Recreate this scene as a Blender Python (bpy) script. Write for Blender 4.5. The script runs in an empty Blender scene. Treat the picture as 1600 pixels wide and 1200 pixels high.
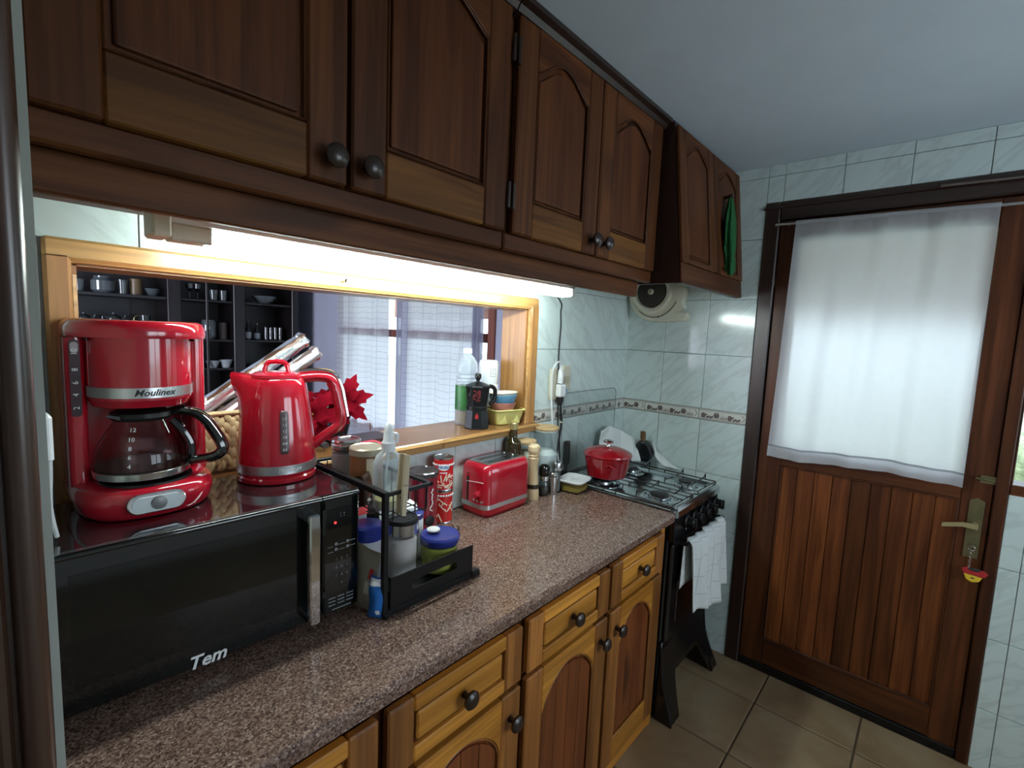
import bpy, bmesh, math, random
from mathutils import Matrix, Vector, Euler
R = math.radians
PI = math.pi
random.seed(7)
scene = bpy.context.scene
COL = scene.collection

# ------------------------------------------------------------------ camera, world, lights, exposure
cam_data = bpy.data.cameras.new('camera')
cam = bpy.data.objects.new('camera', cam_data)
COL.objects.link(cam)
ROT = Matrix(((0.66773498, -0.7432375, 0.0415694), (0.04964325, 0.10017969, 0.99373013), (-0.74274191, -0.66148473, 0.10379021)))
cam.matrix_world = Matrix.Translation((-2.4, -1.28248693, 1.52213445)) @ ROT.transposed().to_4x4()
cam_data.sensor_width = 36.0
cam_data.lens = 754.35 / 1600 * 36.0
cam_data.shift_x = (800 - 793.81) / 1600
cam_data.shift_y = -(600 - 598.78) / 1600
cam_data.clip_start = 0.02
scene.camera = cam

world = bpy.data.worlds.new('sky')
scene.world = world
world.use_nodes = True
wn = world.node_tree.nodes
bg = wn['Background']
bg.inputs['Color'].default_value = (0.74, 0.88, 1.0, 1)      # even, overcast sky
bg.inputs['Strength'].default_value = 6.2

def area_light(name, loc, rot, sx, sy, power, color):
    d = bpy.data.lights.new(name, 'AREA')
    d.shape = 'RECTANGLE'; d.size = sx; d.size_y = sy; d.energy = power; d.color = color
    o = bpy.data.objects.new(name, d); COL.objects.link(o)
    o.location = loc; o.rotation_euler = rot
    return o
# daylight of the kitchen window in the wall behind the camera
area_light('kitchen_window_daylight', (-1.15, -2.86, 1.50), (R(66), 0, 0), 1.3, 1.0, 3.0, (0.98, 0.98, 0.97))
# added fill lamp, no window there, brightening the dining room beyond the pass-through
area_light('dining_fill', (-4.1, 1.9, 1.5), (0, R(-90), 0), 1.1, 1.3, 110.0, (0.80, 0.84, 1.0))
TUBE_STRENGTH = 92.0

vs = scene.view_settings
vs.view_transform = 'Standard'
vs.look = 'None'
vs.exposure = 0.0
vs.gamma = 1.0
vs.use_curve_mapping = False
scene.cycles.max_bounces = 10
scene.cycles.transparent_max_bounces = 16
scene.cycles.sample_clamp_indirect = 6.0
scene.cycles.caustics_reflective = False
scene.cycles.caustics_refractive = False
scene.cycles.use_denoising = True

# ------------------------------------------------------------------ mesh helpers
class MB:
    """collects shapes and builds ONE mesh"""
    def __init__(self):
        self.v = []; self.f = []; self.s = []; self.m = []; self.M = None; self.mat = 0
    def add(self, vs_, fs, smooth=True):
        b = len(self.v)
        if self.M is not None:
            vs_ = [self.M @ Vector(p) for p in vs_]
        self.v += [tuple(p) for p in vs_]
        self.f += [tuple(i + b for i in f) for f in fs]
        self.s += [smooth] * len(fs); self.m += [self.mat] * len(fs)
        return self
    def box(self, x0, x1, y0, y1, z0, z1, b=0.0):
        if x1 < x0: x0, x1 = x1, x0
        if y1 < y0: y0, y1 = y1, y0
        if z1 < z0: z0, z1 = z1, z0
        b = min(b, (x1 - x0) * .45, (y1 - y0) * .45, (z1 - z0) * .45)
        if b <= 0:
            v = [(x, y, z) for x in (x0, x1) for y in (y0, y1) for z in (z0, z1)]
            return self.add(v, [(0,1,3,2),(4,6,7,5),(0,4,5,1),(2,3,7,6),(0,2,6,4),(1,5,7,3)], False)
        X = (x0, x1); Y = (y0, y1); Z = (z0, z1); v = []; idx = {}
        for i in (0, 1):
            for j in (0, 1):
                for k in (0, 1):
                    sx = b if i == 0 else -b; sy = b if j == 0 else -b; sz = b if k == 0 else -b
                    idx[i,j,k] = len(v)
                    v += [(X[i], Y[j]+sy, Z[k]+sz), (X[i]+sx, Y[j], Z[k]+sz), (X[i]+sx, Y[j]+sy, Z[k])]
        f = []
        I = lambda i, j, k, a: idx[i,j,k] + a
        f.append((I(0,0,0,0), I(0,0,1,0), I(0,1,1,0), I(0,1,0,0))); f.append((I(1,0,0,0), I(1,1,0,0), I(1,1,1,0), I(1,0,1,0)))
        f.append((I(0,0,0,1), I(1,0,0,1), I(1,0,1,1), I(0,0,1,1))); f.append((I(0,1,0,1), I(0,1,1,1), I(1,1,1,1), I(1,1,0,1)))
        f.append((I(0,0,0,2), I(0,1,0,2), I(1,1,0,2), I(1,0,0,2))); f.append((I(0,0,1,2), I(1,0,1,2), I(1,1,1,2), I(0,1,1,2)))
        for i in (0, 1):
            for j in (0, 1):
                f.append((I(i,j,0,0), I(i,j,1,0), I(i,j,1,1), I(i,j,0,1)))
        for i in (0, 1):
            for k in (0, 1):
                f.append((I(i,0,k,0), I(i,1,k,0), I(i,1,k,2), I(i,0,k,2)))
        for j in (0, 1):
            for k in (0, 1):
                f.append((I(0,j,k,1), I(1,j,k,1), I(1,j,k,2), I(0,j,k,2)))
        for i in (0, 1):
            for j in (0, 1):
                for k in (0, 1):
                    f.append((I(i,j,k,0), I(i,j,k,1), I(i,j,k,2)))
        return self.add(v, f, True)
    def loft(self, rings, cap0=True, cap1=True, closed=True, smooth=True):
        n = len(rings[0]); v = [p for r in rings for p in r]; f = []
        for a in range(len(rings) - 1):
            for i in range(n if closed else n - 1):
                j = (i + 1) % n
                f.append((a*n+i, a*n+j, (a+1)*n+j, (a+1)*n+i))
        if cap0: f.append(tuple(range(n))[::-1])
        if cap1: f.append(tuple(range((len(rings)-1)*n, len(rings)*n)))
        return self.add(v, f, smooth)
    def lathe(self, prof, n=28, c=(0, 0, 0), cap0=True, cap1=True, sx=1.0, sy=1.0):
        rings = [[(c[0]+r*sx*math.cos(2*PI*i/n), c[1]+r*sy*math.sin(2*PI*i/n), c[2]+z) for i in range(n)] for r, z in prof]
        return self.loft(rings, cap0, cap1)
    def tube(self, pts, r, n=8, closed=False, flat=1.0):
        pts = [Vector(p) for p in pts]; m = len(pts); rings = []
        rr = r if isinstance(r, (list, tuple)) else [r] * m
        prev = None
        for i, p in enumerate(pts):
            if closed: t = pts[(i+1) % m] - pts[(i-1) % m]
            else: t = pts[min(i+1, m-1)] - pts[max(i-1, 0)]
            if t.length < 1e-9: t = Vector((0, 0, 1))
            t.normalize()
            if prev is None:
                up = Vector((0, 0, 1)) if abs(t.z) < .9 else Vector((1, 0, 0))
                a = t.cross(up).normalized()
            else:
                a = prev - t * prev.dot(t)
                a = a.normalized() if a.length > 1e-6 else t.orthogonal().normalized()
            prev = a; b = t.cross(a)
            rings.append([tuple(p + a*(rr[i]*math.cos(2*PI*k/n)) + b*(rr[i]*flat*math.sin(2*PI*k/n))) for k in range(n)])
        if closed:
            rings.append(rings[0])
            return self.loft(rings, False, False)
        return self.loft(rings)
    def prism(self, out, a0, a1, axis='y', smooth=False):
        """extrude a 2-D outline; axis is the direction of depth"""
        def P(p, d):
            return {'y': (p[0], d, p[1]), 'z': (p[0], p[1], d), 'x': (d, p[0], p[1])}[axis]
        n = len(out)
        v = [P(p, a0) for p in out] + [P(p, a1) for p in out]
        f = [tuple(range(n)), tuple(range(2*n-1, n-1, -1))] + [(i, i+n, (i+1) % n + n, (i+1) % n) for i in range(n)]
        return self.add(v, f, smooth)
    def grid(self, fn, nu, nv):
        v = [fn(i/nu, j/nv) for i in range(nu+1) for j in range(nv+1)]
        f = [(i*(nv+1)+j, (i+1)*(nv+1)+j, (i+1)*(nv+1)+j+1, i*(nv+1)+j+1) for i in range(nu) for j in range(nv)]
        return self.add(v, f, True)
    def ball(self, c, r, n=12, m=8, s=(1, 1, 1)):
        rings = []
        for j in range(1, m):
            t = PI * j / m
            rings.append([(c[0]+r*s[0]*math.sin(t)*math.cos(2*PI*i/n), c[1]+r*s[1]*math.sin(t)*math.sin(2*PI*i/n), c[2]-r*s[2]*math.cos(t)) for i in range(n)])
        return self.loft(rings)
    def mesh(self, name, angle=35):
        me = bpy.data.meshes.new(name)
        me.from_pydata(self.v, [], self.f)
        me.polygons.foreach_set('use_smooth', self.s)
        me.polygons.foreach_set('material_index', self.m)
        bm = bmesh.new(); bm.from_mesh(me)
        bmesh.ops.recalc_face_normals(bm, faces=bm.faces)
        bm.to_mesh(me); bm.free()
        if any(self.s): me.set_sharp_from_angle(angle=R(angle))
        me.update()
        return me

def rrect(w, h, r, n=5, cx=0, cy=0):
    """rounded rectangle outline, counter-clockwise"""
    o = []
    for sx, sy, a0 in ((1, -1, -90), (1, 1, 0), (-1, 1, 90), (-1, -1, 180)):
        for k in range(n + 1):
            a = R(a0 + 90*k/n)
            o.append((cx + sx*(w/2-r) + r*math.cos(a), cy + sy*(h/2-r) + r*math.sin(a)))
    return o

def obj(name, mb, mat, parent=None, loc=None, rot=None, bevel=0, solid=0, angle=35, kind=None, label=None):
    me = mb if isinstance(mb, bpy.types.Mesh) else mb.mesh(name, angle)
    if mat is not None and not me.materials:
        for m in (mat if isinstance(mat, (list, tuple)) else [mat]): me.materials.append(m)
    o = bpy.data.objects.new(name, me); COL.objects.link(o)
    if parent is not None: o.parent = parent
    if loc is not None: o.location = loc
    if rot is not None: o.rotation_euler = rot
    if solid:
        s = o.modifiers.new('Solidify', 'SOLIDIFY'); s.thickness = solid; s.offset = 0
    if bevel:
        b = o.modifiers.new('Bevel', 'BEVEL'); b.width = bevel; b.segments = 2; b.limit_method = 'ANGLE'; b.angle_limit = R(40)
    if kind: o['kind'] = kind
    if label: o['label'] = label
    return o
def tag(o, label, cat, group=None, kind=None):
    o['label'] = label; o['category'] = cat
    if group: o['group'] = group
    if kind: o['kind'] = kind
    return o
def thing(name, label, cat, loc=(0, 0, 0), rotz=0, group=None):
    o = bpy.data.objects.new(name, None); COL.objects.link(o)
    o.empty_display_size = .02
    o.location = loc; o.rotation_euler = (0, 0, rotz)
    return tag(o, label, cat, group)
def struct(name, mb, mat, parent=None, **k):
    o = obj(name, mb, mat, parent, **k)
    o['kind'] = 'structure'
    return o
def group_empty(name, parent=None, loc=(0, 0, 0)):
    o = bpy.data.objects.new(name, None); COL.objects.link(o); o.location = loc; o.empty_display_size = .02
    if parent is not None: o.parent = parent
    return o
def box(*a, b=0.0): return MB().box(*a, b=b)
def copy_tree(o, parent=None):
    c = o.copy(); COL.objects.link(c)
    if parent is not None: c.parent = parent
    for ch in list(o.children): copy_tree(ch, c)
    return c
def text_mesh(body, size, depth=0.0004, shear=0.0, align='CENTER', spacing=1.0, bold=0.0):
    cu = bpy.data.curves.new('lettering', 'FONT')
    cu.body = body; cu.size = size; cu.extrude = depth; cu.shear = shear; cu.align_x = align; cu.align_y = 'CENTER'
    cu.space_character = spacing; cu.resolution_u = 2; cu.offset = bold
    o = bpy.data.objects.new('lettering', cu); COL.objects.link(o)
    dg = bpy.context.evaluated_depsgraph_get()
    me = bpy.data.meshes.new_from_object(o.evaluated_get(dg))
    bpy.data.objects.remove(o); bpy.data.curves.remove(cu)
    me.name = 'lettering'
    return me
FRONT = Matrix.Rotation(R(90), 4, 'X')     # lettering that reads from -Y
def lettering(body, size, mat, parent, M, **k):
    me = text_mesh(body, size, **k)
    me.transform(M)
    return obj('lettering', me, mat, parent)
def wrap_letters(body, size, mat, parent, radius, z, ang, depth=.0004, **k):
    """lettering laid round an upright cylinder, centred on the angle ang"""
    me = text_mesh(body, size, depth, **k)
    for v in me.vertices:
        a = ang + v.co.x / radius; r = radius + v.co.z
        v.co = (r*math.cos(a), r*math.sin(a), z + v.co.y)
    return obj('lettering', me, mat, parent)

# ------------------------------------------------------------------ materials
class NT:
    def __init__(self, name):
        self.m = bpy.data.materials.new(name); self.m.use_nodes = True
        self.t = self.m.node_tree; self.b = self.t.nodes['Principled BSDF']; self.out = self.t.nodes['Material Output']
    def n(self, typ, **k):
        nd = self.t.nodes.new(typ)
        for a, v in k.items():
            if a.startswith('i_'):
                key = a[2:]; key = int(key) if key.isdigit() else key.replace('_', ' ')
                nd.inputs[key].default_value = v
            else: setattr(nd, a, v)
        return nd
    def l(self, a, b): self.t.links.new(a, b)
    def set(self, **k):
        for a, v in k.items():
            self.b.inputs[a.replace('_', ' ')].default_value = v
    def ramp(self, fac, stops, interp='LINEAR'):
        r = self.n('ShaderNodeValToRGB'); r.color_ramp.interpolation = interp
        e = r.color_ramp.elements
        while len(e) > 1: e.remove(e[0])
        e[0].position = stops[0][0]; e[0].color = (*stops[0][1], 1)
        for p, c in stops[1:]:
            x = e.new(p); x.color = (*c, 1)
        self.l(fac, r.inputs[0]); return r.outputs[0]
    def mix(self, fac, a, b, mode='MIX'):
        x = self.n('ShaderNodeMix', data_type='RGBA', blend_type=mode)
        for s, v in ((0, fac), (6, a), (7, b)):
            if isinstance(v, (int, float)): x.inputs[s].default_value = v
            elif isinstance(v, tuple): x.inputs[s].default_value = (*v, 1)
            else: self.l(v, x.inputs[s])
        return x.outputs[2]
    def math(self, op, a, b=0.0, c=None):
        x = self.n('ShaderNodeMath', operation=op)
        for s, v in ((0, a), (1, b), (2, c)):
            if v is None: continue
            if isinstance(v, (int, float)): x.inputs[s].default_value = v
            else: self.l(v, x.inputs[s])
        return x.outputs[0]
    def coord(self, kind='Object', scale=(1, 1, 1), rot=(0, 0, 0), rand=0.0):
        if kind == 'World': o = self.n('ShaderNodeNewGeometry').outputs['Position']
        else: o = self.n('ShaderNodeTexCoord').outputs[kind]
        if rand:
            ra = self.n('ShaderNodeObjectInfo').outputs['Random']
            cx = self.n('ShaderNodeCombineXYZ')
            for k, mul in enumerate((rand, rand*1.7, rand*2.3)): self.l(self.math('MULTIPLY', ra, mul), cx.inputs[k])
            ad = self.n('ShaderNodeVectorMath', operation='ADD'); self.l(o, ad.inputs[0]); self.l(cx.outputs[0], ad.inputs[1]); o = ad.outputs[0]
        mp = self.n('ShaderNodeMapping'); mp.inputs['Scale'].default_value = scale; mp.inputs['Rotation'].default_value = rot
        self.l(o, mp.inputs[0]); return mp.outputs[0]
    def noise(self, vec, scale=5, detail=3, rough=.5, dist=0.0):
        x = self.n('ShaderNodeTexNoise'); x.inputs['Scale'].default_value = scale; x.inputs['Detail'].default_value = detail
        x.inputs['Roughness'].default_value = rough; x.inputs['Distortion'].default_value = dist
        self.l(vec, x.inputs['Vector']); return x.outputs['Fac']
    def bump(self, h, strength=.2, dist=.002):
        x = self.n('ShaderNodeBump'); x.inputs['Strength'].default_value = strength; x.inputs['Distance'].default_value = dist
        self.l(h, x.inputs['Height']); self.l(x.outputs[0], self.b.inputs['Normal'])

def plain(name, col, rough=.5, metal=0.0, var=0.06, coat=0.0, spec=.5, bump=0.0, scale=30):
    t = NT(name); t.set(Roughness=rough, Metallic=metal, Specular_IOR_Level=spec, Coat_Weight=coat)
    t.b.inputs['Coat Roughness'].default_value = .05
    nz = t.noise(t.coord('Object'), scale, 3)
    c = t.mix(nz, tuple(max(0, x*(1-var)) for x in col), tuple(min(1, x*(1+var)) for x in col))
    t.l(c, t.b.inputs['Base Color'])
    if bump: t.bump(nz, bump, .001)
    return t.m

def wood(name, dark, light, axis='z', rough=.4, rand=.35, scale=1.0, coat=.15, knots=True, spec=.5):
    """varnished wood, grain along one axis; each object takes a tone of its own"""
    t = NT(name); t.set(Roughness=rough, Coat_Weight=coat, Specular_IOR_Level=spec); t.b.inputs['Coat Roughness'].default_value = .25
    s = {'x': (1.2, 16, 16), 'y': (16, 1.2, 16), 'z': (16, 16, 1.2)}[axis]
    s2 = {'x': (2.5, 90, 90), 'y': (90, 2.5, 90), 'z': (90, 90, 2.5)}[axis]
    n1 = t.noise(t.coord('Object', tuple(a*scale for a in s), rand=9.0), 1.0, 5, .55, .9)
    n2 = t.noise(t.coord('Object', tuple(a*scale for a in s2), rand=5.0), 1.0, 2, .6)
    c = t.ramp(n1, [(.36, dark), (.5, tuple((a+b)/2 for a, b in zip(dark, light))), (.64, light)])
    c = t.mix(t.ramp(n2, [(.42, (0, 0, 0)), (.75, (.55, .55, .55))]), c, tuple(x*.45 for x in dark))
    if knots:
        sk = {'x': (2.2, 5, 5), 'y': (5, 2.2, 5), 'z': (5, 5, 2.2)}[axis]
        k = t.noise(t.coord('Object', sk, rand=13.0), 1.0, 1, .4)
        c = t.mix(t.ramp(k, [(.70, (0, 0, 0)), (.78, (1, 1, 1))]), c, tuple(x*.4 for x in dark))
    ra = t.n('ShaderNodeObjectInfo').outputs['Random']
    v = t.math('MULTIPLY_ADD', ra, rand, 1 - rand/2)
    c = t.mix(1.0, c, v, 'MULTIPLY')
    t.l(c, t.b.inputs['Base Color'])
    t.bump(n2, .12, .0006)
    return t.m

def glassy(name, col=(1, 1, 1), rough=0.0, ior=1.45, mixt=.0):
    t = NT(name)
    t.set(Roughness=rough, IOR=ior, Transmission_Weight=1.0)
    nz = t.noise(t.coord('Object'), 20, 2)
    t.l(t.mix(nz, tuple(c*.98 for c in col), col), t.b.inputs['Base Color'])
    return t.m
def thin_glass(name, col=(1, 1, 1), refl=.12, tint=.0):
    """one-sheet glass: mostly clear with a little mirror gloss"""
    t = NT(name)
    tr = t.n('ShaderNodeBsdfTransparent'); gl = t.n('ShaderNodeBsdfGlossy'); gl.inputs['Roughness'].default_value = .03
    nz = t.noise(t.coord('Object'), 6, 2)
    t.l(t.mix(nz, tuple(c*.97 for c in col), col), tr.inputs['Color'])
    fr = t.n('ShaderNodeFresnel'); fr.inputs['IOR'].default_value = 1.45
    geo = t.n('ShaderNodeNewGeometry')
    fac = t.math('MULTIPLY', t.math('MAXIMUM', fr.outputs[0], refl*.3), t.math('SUBTRACT', 1.0, geo.outputs['Backfacing']))
    mx = t.n('ShaderNodeMixShader'); t.l(fac, mx.inputs[0])
    t.l(tr.outputs[0], mx.inputs[1]); t.l(gl.outputs[0], mx.inputs[2]); t.l(mx.outputs[0], t.out.inputs['Surface'])
    return t.m
def emit(name, col, strength):
    t = NT(name); t.set(Emission_Strength=strength); t.b.inputs['Emission Color'].default_value = (*col, 1); t.b.inputs['Base Color'].default_value = (*col, 1)
    return t.m
# ---- named materials
W_TRIM_X = wood('orange_pine_along_x', (.42, .21, .065), (.60, .34, .12), 'x', .35, .15)
W_TRIM_Z = wood('orange_pine_upright', (.36, .16, .05), (.52, .26, .08), 'z', .35, .15)
W_TRIM_Y = wood('orange_pine_along_y', (.42, .21, .065), (.60, .34, .12), 'y', .35, .15)
W_SILL = wood('sill_wood', (.23, .10, .035), (.40, .19, .07), 'x', .22, .1, coat=.4)
W_RAIL = wood('yellow_cedar_rail', (.42, .160, .020), (.72, .31, .046), 'x', .33, .3)
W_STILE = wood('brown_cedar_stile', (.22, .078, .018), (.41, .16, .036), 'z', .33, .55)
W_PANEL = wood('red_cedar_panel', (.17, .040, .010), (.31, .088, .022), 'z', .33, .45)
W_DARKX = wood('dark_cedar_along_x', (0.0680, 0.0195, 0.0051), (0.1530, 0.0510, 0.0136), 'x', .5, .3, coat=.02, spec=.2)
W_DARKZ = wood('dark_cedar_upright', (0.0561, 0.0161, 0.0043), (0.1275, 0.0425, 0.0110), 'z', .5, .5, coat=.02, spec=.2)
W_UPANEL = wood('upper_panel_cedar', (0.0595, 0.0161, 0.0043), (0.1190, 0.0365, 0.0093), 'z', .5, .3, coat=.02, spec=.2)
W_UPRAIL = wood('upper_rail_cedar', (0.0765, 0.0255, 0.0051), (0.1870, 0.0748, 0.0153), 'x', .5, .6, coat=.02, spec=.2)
W_DOOR = wood('door_mahogany_upright', (.055, .015, .005), (.125, .037, .011), 'z', .4, .35, coat=.12, spec=.3)
W_DOORX = wood('door_mahogany_rail', (.055, .015, .005), (.120, .037, .011), 'y', .4, .3, coat=.12, spec=.3)
W_PLANK = wood('door_plank_cedar', (.068, .017, .005), (.185, .054, .014), 'z', .4, .9, coat=.12, spec=.3)
W_FRAME = wood('dark_door_frame', (.018, .008, .006), (.04, .017, .011), 'z', .35, .2, coat=.2)
W_FRAMEY = wood('dark_door_frame_head', (.018, .008, .006), (.04, .017, .011), 'y', .35, .2, coat=.2)
W_POST = wood('dark_brown_post', (.035, .016, .010), (.085, .042, .026), 'z', .3, .2, coat=.4)
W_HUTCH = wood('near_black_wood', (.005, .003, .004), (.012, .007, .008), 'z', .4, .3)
W_LIDWOOD = wood('bamboo_lid', (.55, .36, .17), (.70, .50, .27), 'x', .5, .1, coat=0, knots=False)
W_MILL = wood('pale_beech', (.62, .46, .26), (.74, .58, .36), 'z', .35, .1, coat=.3, knots=False)
W_PEG = wood('raw_pine', (.50, .42, .28), (.62, .54, .38), 'z', .7, .1, coat=0, knots=False)

def tile_mat(name, base, rough, rot, sc):
    t = NT(name); t.set(Roughness=rough, Specular_IOR_Level=.5)
    v = t.coord('World', (1, 1, 1), rot, rand=7.0)
    mp = t.n('ShaderNodeMapping'); mp.inputs['Scale'].default_value = sc
    t.l(v, mp.inputs[0])
    n = t.noise(mp.outputs[0], 1.0, 3, .55, .5)
    vein = t.ramp(t.math('ABSOLUTE', t.math('SUBTRACT', n, .5)), [(0, (1, 1, 1)), (.015, (.6, .6, .6)), (.06, (0, 0, 0))])
    cloud = t.noise(v, 6, 3)
    b2 = tuple(x*.94 for x in base)
    c = t.mix(cloud, b2, base)
    c = t.mix(t.math('MULTIPLY', vein, .38), c, tuple(x*.62 for x in base))
    t.l(c, t.b.inputs['Base Color'])
    return t.m
TILE_E = tile_mat('white_marbled_tile', (.63, .735, .71), .12, (R(40), 0, 0), (2, 3.2, 13))
TILE_B = tile_mat('white_marbled_tile_back', (.65, .745, .72), .12, (0, R(-42), 0), (3.2, 2, 13))
GROUT = plain('grey_grout', (.34, .37, .355), .9)
BORDER = plain('ivory_border_tile', (.66, .66, .60), .2)
PRINT = plain('grey_brown_border_print', (.12, .095, .085), .4, var=.35, scale=90)
def floor_mat():
    t = NT('rustic_floor_tile'); t.set(Roughness=.38)
    v = t.coord('World', rand=11.0)
    n = t.noise(v, 5, 5, .6, .5); n2 = t.noise(v, 26, 3)
    c = t.ramp(n, [(.3, (.20, .125, .065)), (.5, (.29, .20, .11)), (.7, (.36, .27, .17))])
    c = t.mix(t.math('MULTIPLY', n2, .4), c, (.22, .14, .08))
    c = t.mix(1.0, c, t.math('MULTIPLY_ADD', t.n('ShaderNodeObjectInfo').outputs['Random'], .18, .9), 'MULTIPLY')
    t.l(c, t.b.inputs['Base Color']); t.bump(n2, .15, .001)
    return t.m
FLOOR = floor_mat()
FGROUT = plain('brown_floor_grout', (.11, .08, .05), .9)
def granite():
    t = NT('pink_brown_granite'); t.set(Roughness=.16, Specular_IOR_Level=.5)
    v = t.coord('World')
    vo = t.n('ShaderNodeTexVoronoi'); vo.inputs['Scale'].default_value = 330; t.l(v, vo.inputs['Vector'])
    sep = t.n('ShaderNodeSeparateColor'); t.l(vo.outputs['Color'], sep.inputs[0])
    big = t.noise(v, 40, 3)
    f = t.math('ADD', t.math('MULTIPLY', sep.outputs[0], .8), t.math('MULTIPLY', big, .25))
    c = t.ramp(f, [(.0, (.03, .018, .015)), (.24, (.08, .045, .035)), (.42, (.145, .084, .064)), (.66, (.21, .128, .098)), (.86, (.30, .20, .16)), (.98, (.44, .34, .29))])
    t.l(c, t.b.inputs['Base Color'])
    return t.m
GRANITE = granite()
PLASTER = plain('white_plaster', (.72, .74, .73), .9, bump=.2, scale=60)
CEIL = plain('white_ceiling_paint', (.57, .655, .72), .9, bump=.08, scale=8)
LAV = plain('lavender_grey_paint', (.42, .43, .52), .9, var=.1, scale=4)
RED = plain('glossy_red_plastic', (.42, .008, .022), .12, coat=.6, var=.03)
REDW = plain('red_enamel', (.30, .006, .012), .15, coat=.6, var=.05)
CHROME = plain('brushed_steel', (.62, .63, .63), .22, 1.0, var=.08, scale=120)
MIRROR = plain('polished_chrome', (.75, .76, .76), .06, 1.0)
BLACK = plain('gloss_black', (.004, .005, .005), .06, var=.2, coat=.8)
BLACKM = plain('matt_black', (.005, .005, .0055), .38, var=.2, spec=.35)
BLACKR = plain('black_enamel', (.006, .006, .007), .25, var=.2)
DKPLAST = plain('dark_smoky_plastic', (.045, .02, .028), .12)
IVORY = plain('ivory_plastic', (.62, .58, .46), .4)
WHITEP = plain('white_plastic', (.78, .80, .80), .35)
WHITEL = plain('white_lettering', (.80, .82, .82), .5)
GREYL = plain('grey_lettering', (.20, .215, .22), .5)
DARKL = plain('dark_lettering', (.02, .02, .02), .5)
BLUEP = plain('blue_plastic_lid', (.018, .030, .20), .25, coat=.3)
BRASS = plain('tarnished_brass', (.24, .21, .11), .35, .8, var=.35, scale=25)
KNOBM = plain('dark_bronze_knob', (.026, .014, .009), .3, .1, coat=.15)
GLASS = thin_glass('clear_jar_glass', (.93, .95, .95))
PANE = thin_glass('window_pane', (.95, .97, .97))
SMOKE = thin_glass('smoky_jug_glass', (.86, .82, .82))
RUBBER = plain('dark_rubber', (.02, .02, .02), .7)
# ---- the shell
def tiles_on(parent, plane, us, vs_, mat, name='tile', depth=.008, clip=None):
    """us, vs_: joint positions; one tile object per cell. plane 'x' (wall at x=0) or 'y' (wall at y=0)"""
    cache = {}
    for i in range(len(us)-1):
        for j in range(len(vs_)-1):
            u0, u1, v0, v1 = us[i], us[i+1], vs_[j], vs_[j+1]
            if clip and not clip((u0+u1)/2, (v0+v1)/2): continue
            w, h = round(abs(u1-u0) - .0020, 4), round(abs(v1-v0) - .0020, 4)
            if w < .006 or h < .006: continue
            if (w, h) not in cache:
                m = MB()
                if plane == 'x': m.box(-depth, 0, -w/2, w/2, -h/2, h/2, b=.0013)
                else: m.box(-w/2, w/2, -depth, 0, -h/2, h/2, b=.0013)
                me = m.mesh(name); me.materials.append(mat); cache[w, h] = me
            j_ = random.uniform(-.0004, .0004)
            loc = (j_, (u0+u1)/2, (v0+v1)/2) if plane == 'x' else ((u0+u1)/2, j_, (v0+v1)/2)
            obj(name, cache[w, h], None, parent, loc=loc)

CZ = 2.298      # ceiling
# wall_right: the end wall with the door and, beside it, a window
D0, D1, DH = -.640, -1.505, 2.137
m = MB(); T = .16; G = .006
m.box(G, T, D0, .12, -.02, CZ+.1); m.box(G, T, D1, D0, DH, CZ+.1)
m.box(G, T, -2.36, D1, -.02, 1.035); m.box(G, T, -2.36, D1, 1.96, CZ+.1); m.box(G, T, -3.0, -2.36, -.02, CZ+.1)
wall_right = struct('wall_right', m, GROUT)
W_ = .2136
ys = [0] + [-.2158 - W_*k for k in range(2)] + [D0]
rows_lo = [0, .0919, .3537, .6154, .8777, 1.1387]
rows_up = [1.1933, 1.4575, 1.719, 1.9843, 2.2498, CZ]
tiles_on(wall_right, 'x', ys, rows_lo, TILE_E)
tiles_on(wall_right, 'x', ys, rows_up, TILE_E)
yu = [-.7057 - W_*k for k in range(8)]
tiles_on(wall_right, 'x', [D0] + yu, [DH, 2.2498, CZ], TILE_E)
yr = [D1] + [-1.5601 - W_*k for k in range(4)]
tiles_on(wall_right, 'x', yr, [0, .2348, .5018, .7688, 1.035], TILE_E)
# wall_back: kitchen side of the wall with the pass-through
OX0, OX1, OZ0, OZ1 = -2.263, -.846, 1.118, 1.630
m = MB()
m.box(-2.5, OX0, G, .135, -.02, CZ+.1); m.box(OX1, 0.006, G, .135, -.02, CZ+.1)
m.box(OX0, OX1, G, .135, -.02, OZ0); m.box(OX0, OX1, G, .135, OZ1, CZ+.1)
wall_back = struct('wall_back', m, PLASTER)
xs = [0] + [-.0145 - W_*k for k in range(1, 4)]
xs = [0, -.2287, -.2287-W_, -.2287-2*W_, -.815]
tiles_on(wall_back, 'y', xs, [.872, 1.1387], TILE_B)
tiles_on(wall_back, 'y', xs, rows_up[:3] + [1.80], TILE_B)
xl = [-.815 - W_*k for k in range(8)]
tiles_on(wall_back, 'y', xl, [.872, 1.112], TILE_B)
tiles_on(wall_back, 'y', [-2.352, -2.305], [.872, 1.4575, 1.66], TILE_B)
xt = [-2.352] + [-2.15 + W_*k for k in range(7)] + [-.815]
tiles_on(wall_back, 'y', xt, [1.664, 1.80], TILE_B)
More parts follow.
